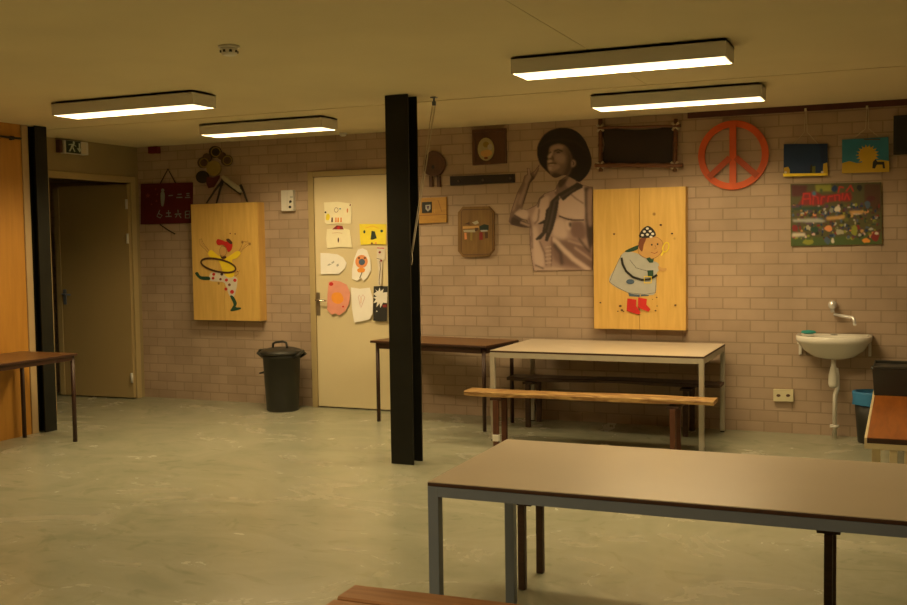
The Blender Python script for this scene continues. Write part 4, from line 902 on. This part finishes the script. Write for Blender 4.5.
# socket
t, o = wallthing('power_socket', 'cream double power socket low on the brick below the basin', 'socket', 783.5, 395)
mb = MB(); mb.slab(quadpx([(773.8, 388.8), (793.6, 389.3), (793.6, 401), (773.8, 400.4)], WALL), WALL-.035, W0); mb.build('casing', paint('socket_cream', (.72, .66, .44)), t, o)
for x in (779, 788.5):
    mb = MB(); mb.slab(quadpx(ell(x, 394.9, 2.1, 1.4), WALL), WALL-.036, WALL-.0353); ob = mb.build('outlet', P['dkbrown'], t, o)
# waste bin with blue bag
q = at(870, 441, Y=8.36); bx, by = q.x, 8.40
t = thing('waste_bin', 'black waste bin with a blue bag over its rim, under the basin', 'bin', (bx, by, 0))
zt = at(868, 393.5, Y=8.3).z
MB().lathe([(.085, 0), (.09, .005), (.118, zt-.004), (.112, zt-.004), (.085, .01)], (0, 0, 0), None, 28).build('body', BLACKP, t)
mb = MB(); rr = random.Random(4); n = 28; rows = []
for z, r in ((zt-.085, .128), (zt-.05, .127), (zt-.01, .127), (zt+.004, .124), (zt+.004, .108), (zt-.05, .104)):
    rows.append([mb.bm.verts.new(((r+rr.uniform(-.003, .005))*math.cos(2*math.pi*k/n), (r+rr.uniform(-.003, .005))*math.sin(2*math.pi*k/n), z+(rr.uniform(-.014, .008) if z < zt-.08 else 0))) for k in range(n)])
for A, B in zip(rows, rows[1:]):
    for j in range(n):
        f = mb.bm.faces.new([A[j], A[(j+1) % n], B[(j+1) % n], B[j]]); f.smooth = True
bag = mb.build('bag', P['bluebag'], t); bag['label'] = 'blue plastic bag folded over the rim'
# cream slatted bench with brown top
BX0, BX1, BY0, BY1, BH = -.185, .42, 6.1, 8.2, .45
t = thing('slatted_bench', 'low bench with orange-brown top and cream slatted frame at the right edge', 'bench', ((BX0+BX1)/2, (BY0+BY1)/2, 0)); o = Vector(t.location)
MB().box((BX0+.014, BY0+.004, BH-.028), (BX1-.014, BY1-.004, BH), None, .004).build('seat', BENCHTOP, t, o)
MB().box((BX0+.014, BY0, BH-.03), (BX1-.014, BY0+.0035, BH-.002)).build('front_edge', TABLEEDGE, t, o)
fb = MB()
fb.box((BX0, BY0-.002, BH-.062), (BX0+.0135, BY1, BH-.001)).box((BX1-.0135, BY0-.002, BH-.062), (BX1, BY1, BH-.001)).box((BX0+.0135, BY0, BH-.062), (BX1-.0135, BY0+.03, BH-.031)).box((BX0+.0135, BY1-.03, BH-.062), (BX1-.0135, BY1, BH-.031))
fb.build('frame', CREAMP, t, o)
for k in range(5):
    xs = at(887.5, 455, Y=BY0).x+.03+k*.075
    MB().box((xs-.02, BY0+.002, .06), (xs+.02, BY0+.024, BH-.0625), None, .002).build('slat', CREAMP, t, o)
for x in (BX0+.06, BX1-.06):
    for y in (BY0+.06, BY1-.06): MB().box((x-.022, y-.022, 0), (x+.022, y+.022, BH-.0625), None, .003).build('leg', CREAMP, t, o)
# black tub on the bench
tw = .42; x0 = at(874, 394, Y=7.77).x; zt = at(873, 366.5, Y=7.75).z-BH; y0 = 7.76
t = thing('black_tub', 'black plastic tub standing on the orange-brown bench', 'tub', (x0+tw/2, y0+.2, BH+.001))
bw, bd = tw/2, .19
mb = MB(); mb.hexa([(-bw, -bd, 0), (bw, -bd, 0), (bw, bd, 0), (-bw, bd, 0)], [(-bw-.012, -bd-.012, zt-.02), (bw+.012, -bd-.012, zt-.02), (bw+.012, bd+.012, zt-.02), (-bw-.012, bd+.012, zt-.02)]); mb.build('body', BLACKP, t)
mb = MB()
for x_a, y_a, x_b, y_b in ((-bw-.008, -bd-.008, bw+.008, -bd), (-bw-.008, bd, bw+.008, bd+.008), (-bw-.008, -bd, -bw, bd), (bw, -bd, bw+.008, bd)): mb.box((x_a, y_a, zt-.0195), (x_b, y_b, zt), None, .004)
mb.build('rim', BLACKP, t)
for s_ in (-1, 1): MB().tube([(s_*(bw+.004), -.05, zt-.03), (s_*(bw+.02), -.045, zt-.035), (s_*(bw+.02), .045, zt-.035), (s_*(bw+.004), .05, zt-.03)], .007).build('handle', BLACKP, t)

# ------------------------------------------------------------------ light and view
w = bpy.data.worlds.new('world'); S.world = w; w.use_nodes = True
w.node_tree.nodes['Background'].inputs[0].default_value = (.01, .008, .005, 1); w.node_tree.nodes['Background'].inputs[1].default_value = 1
S.view_settings.view_transform = 'Standard'; S.view_settings.look = 'None'; S.view_settings.exposure = 0; S.view_settings.gamma = 1
S.view_settings.use_curve_mapping = False
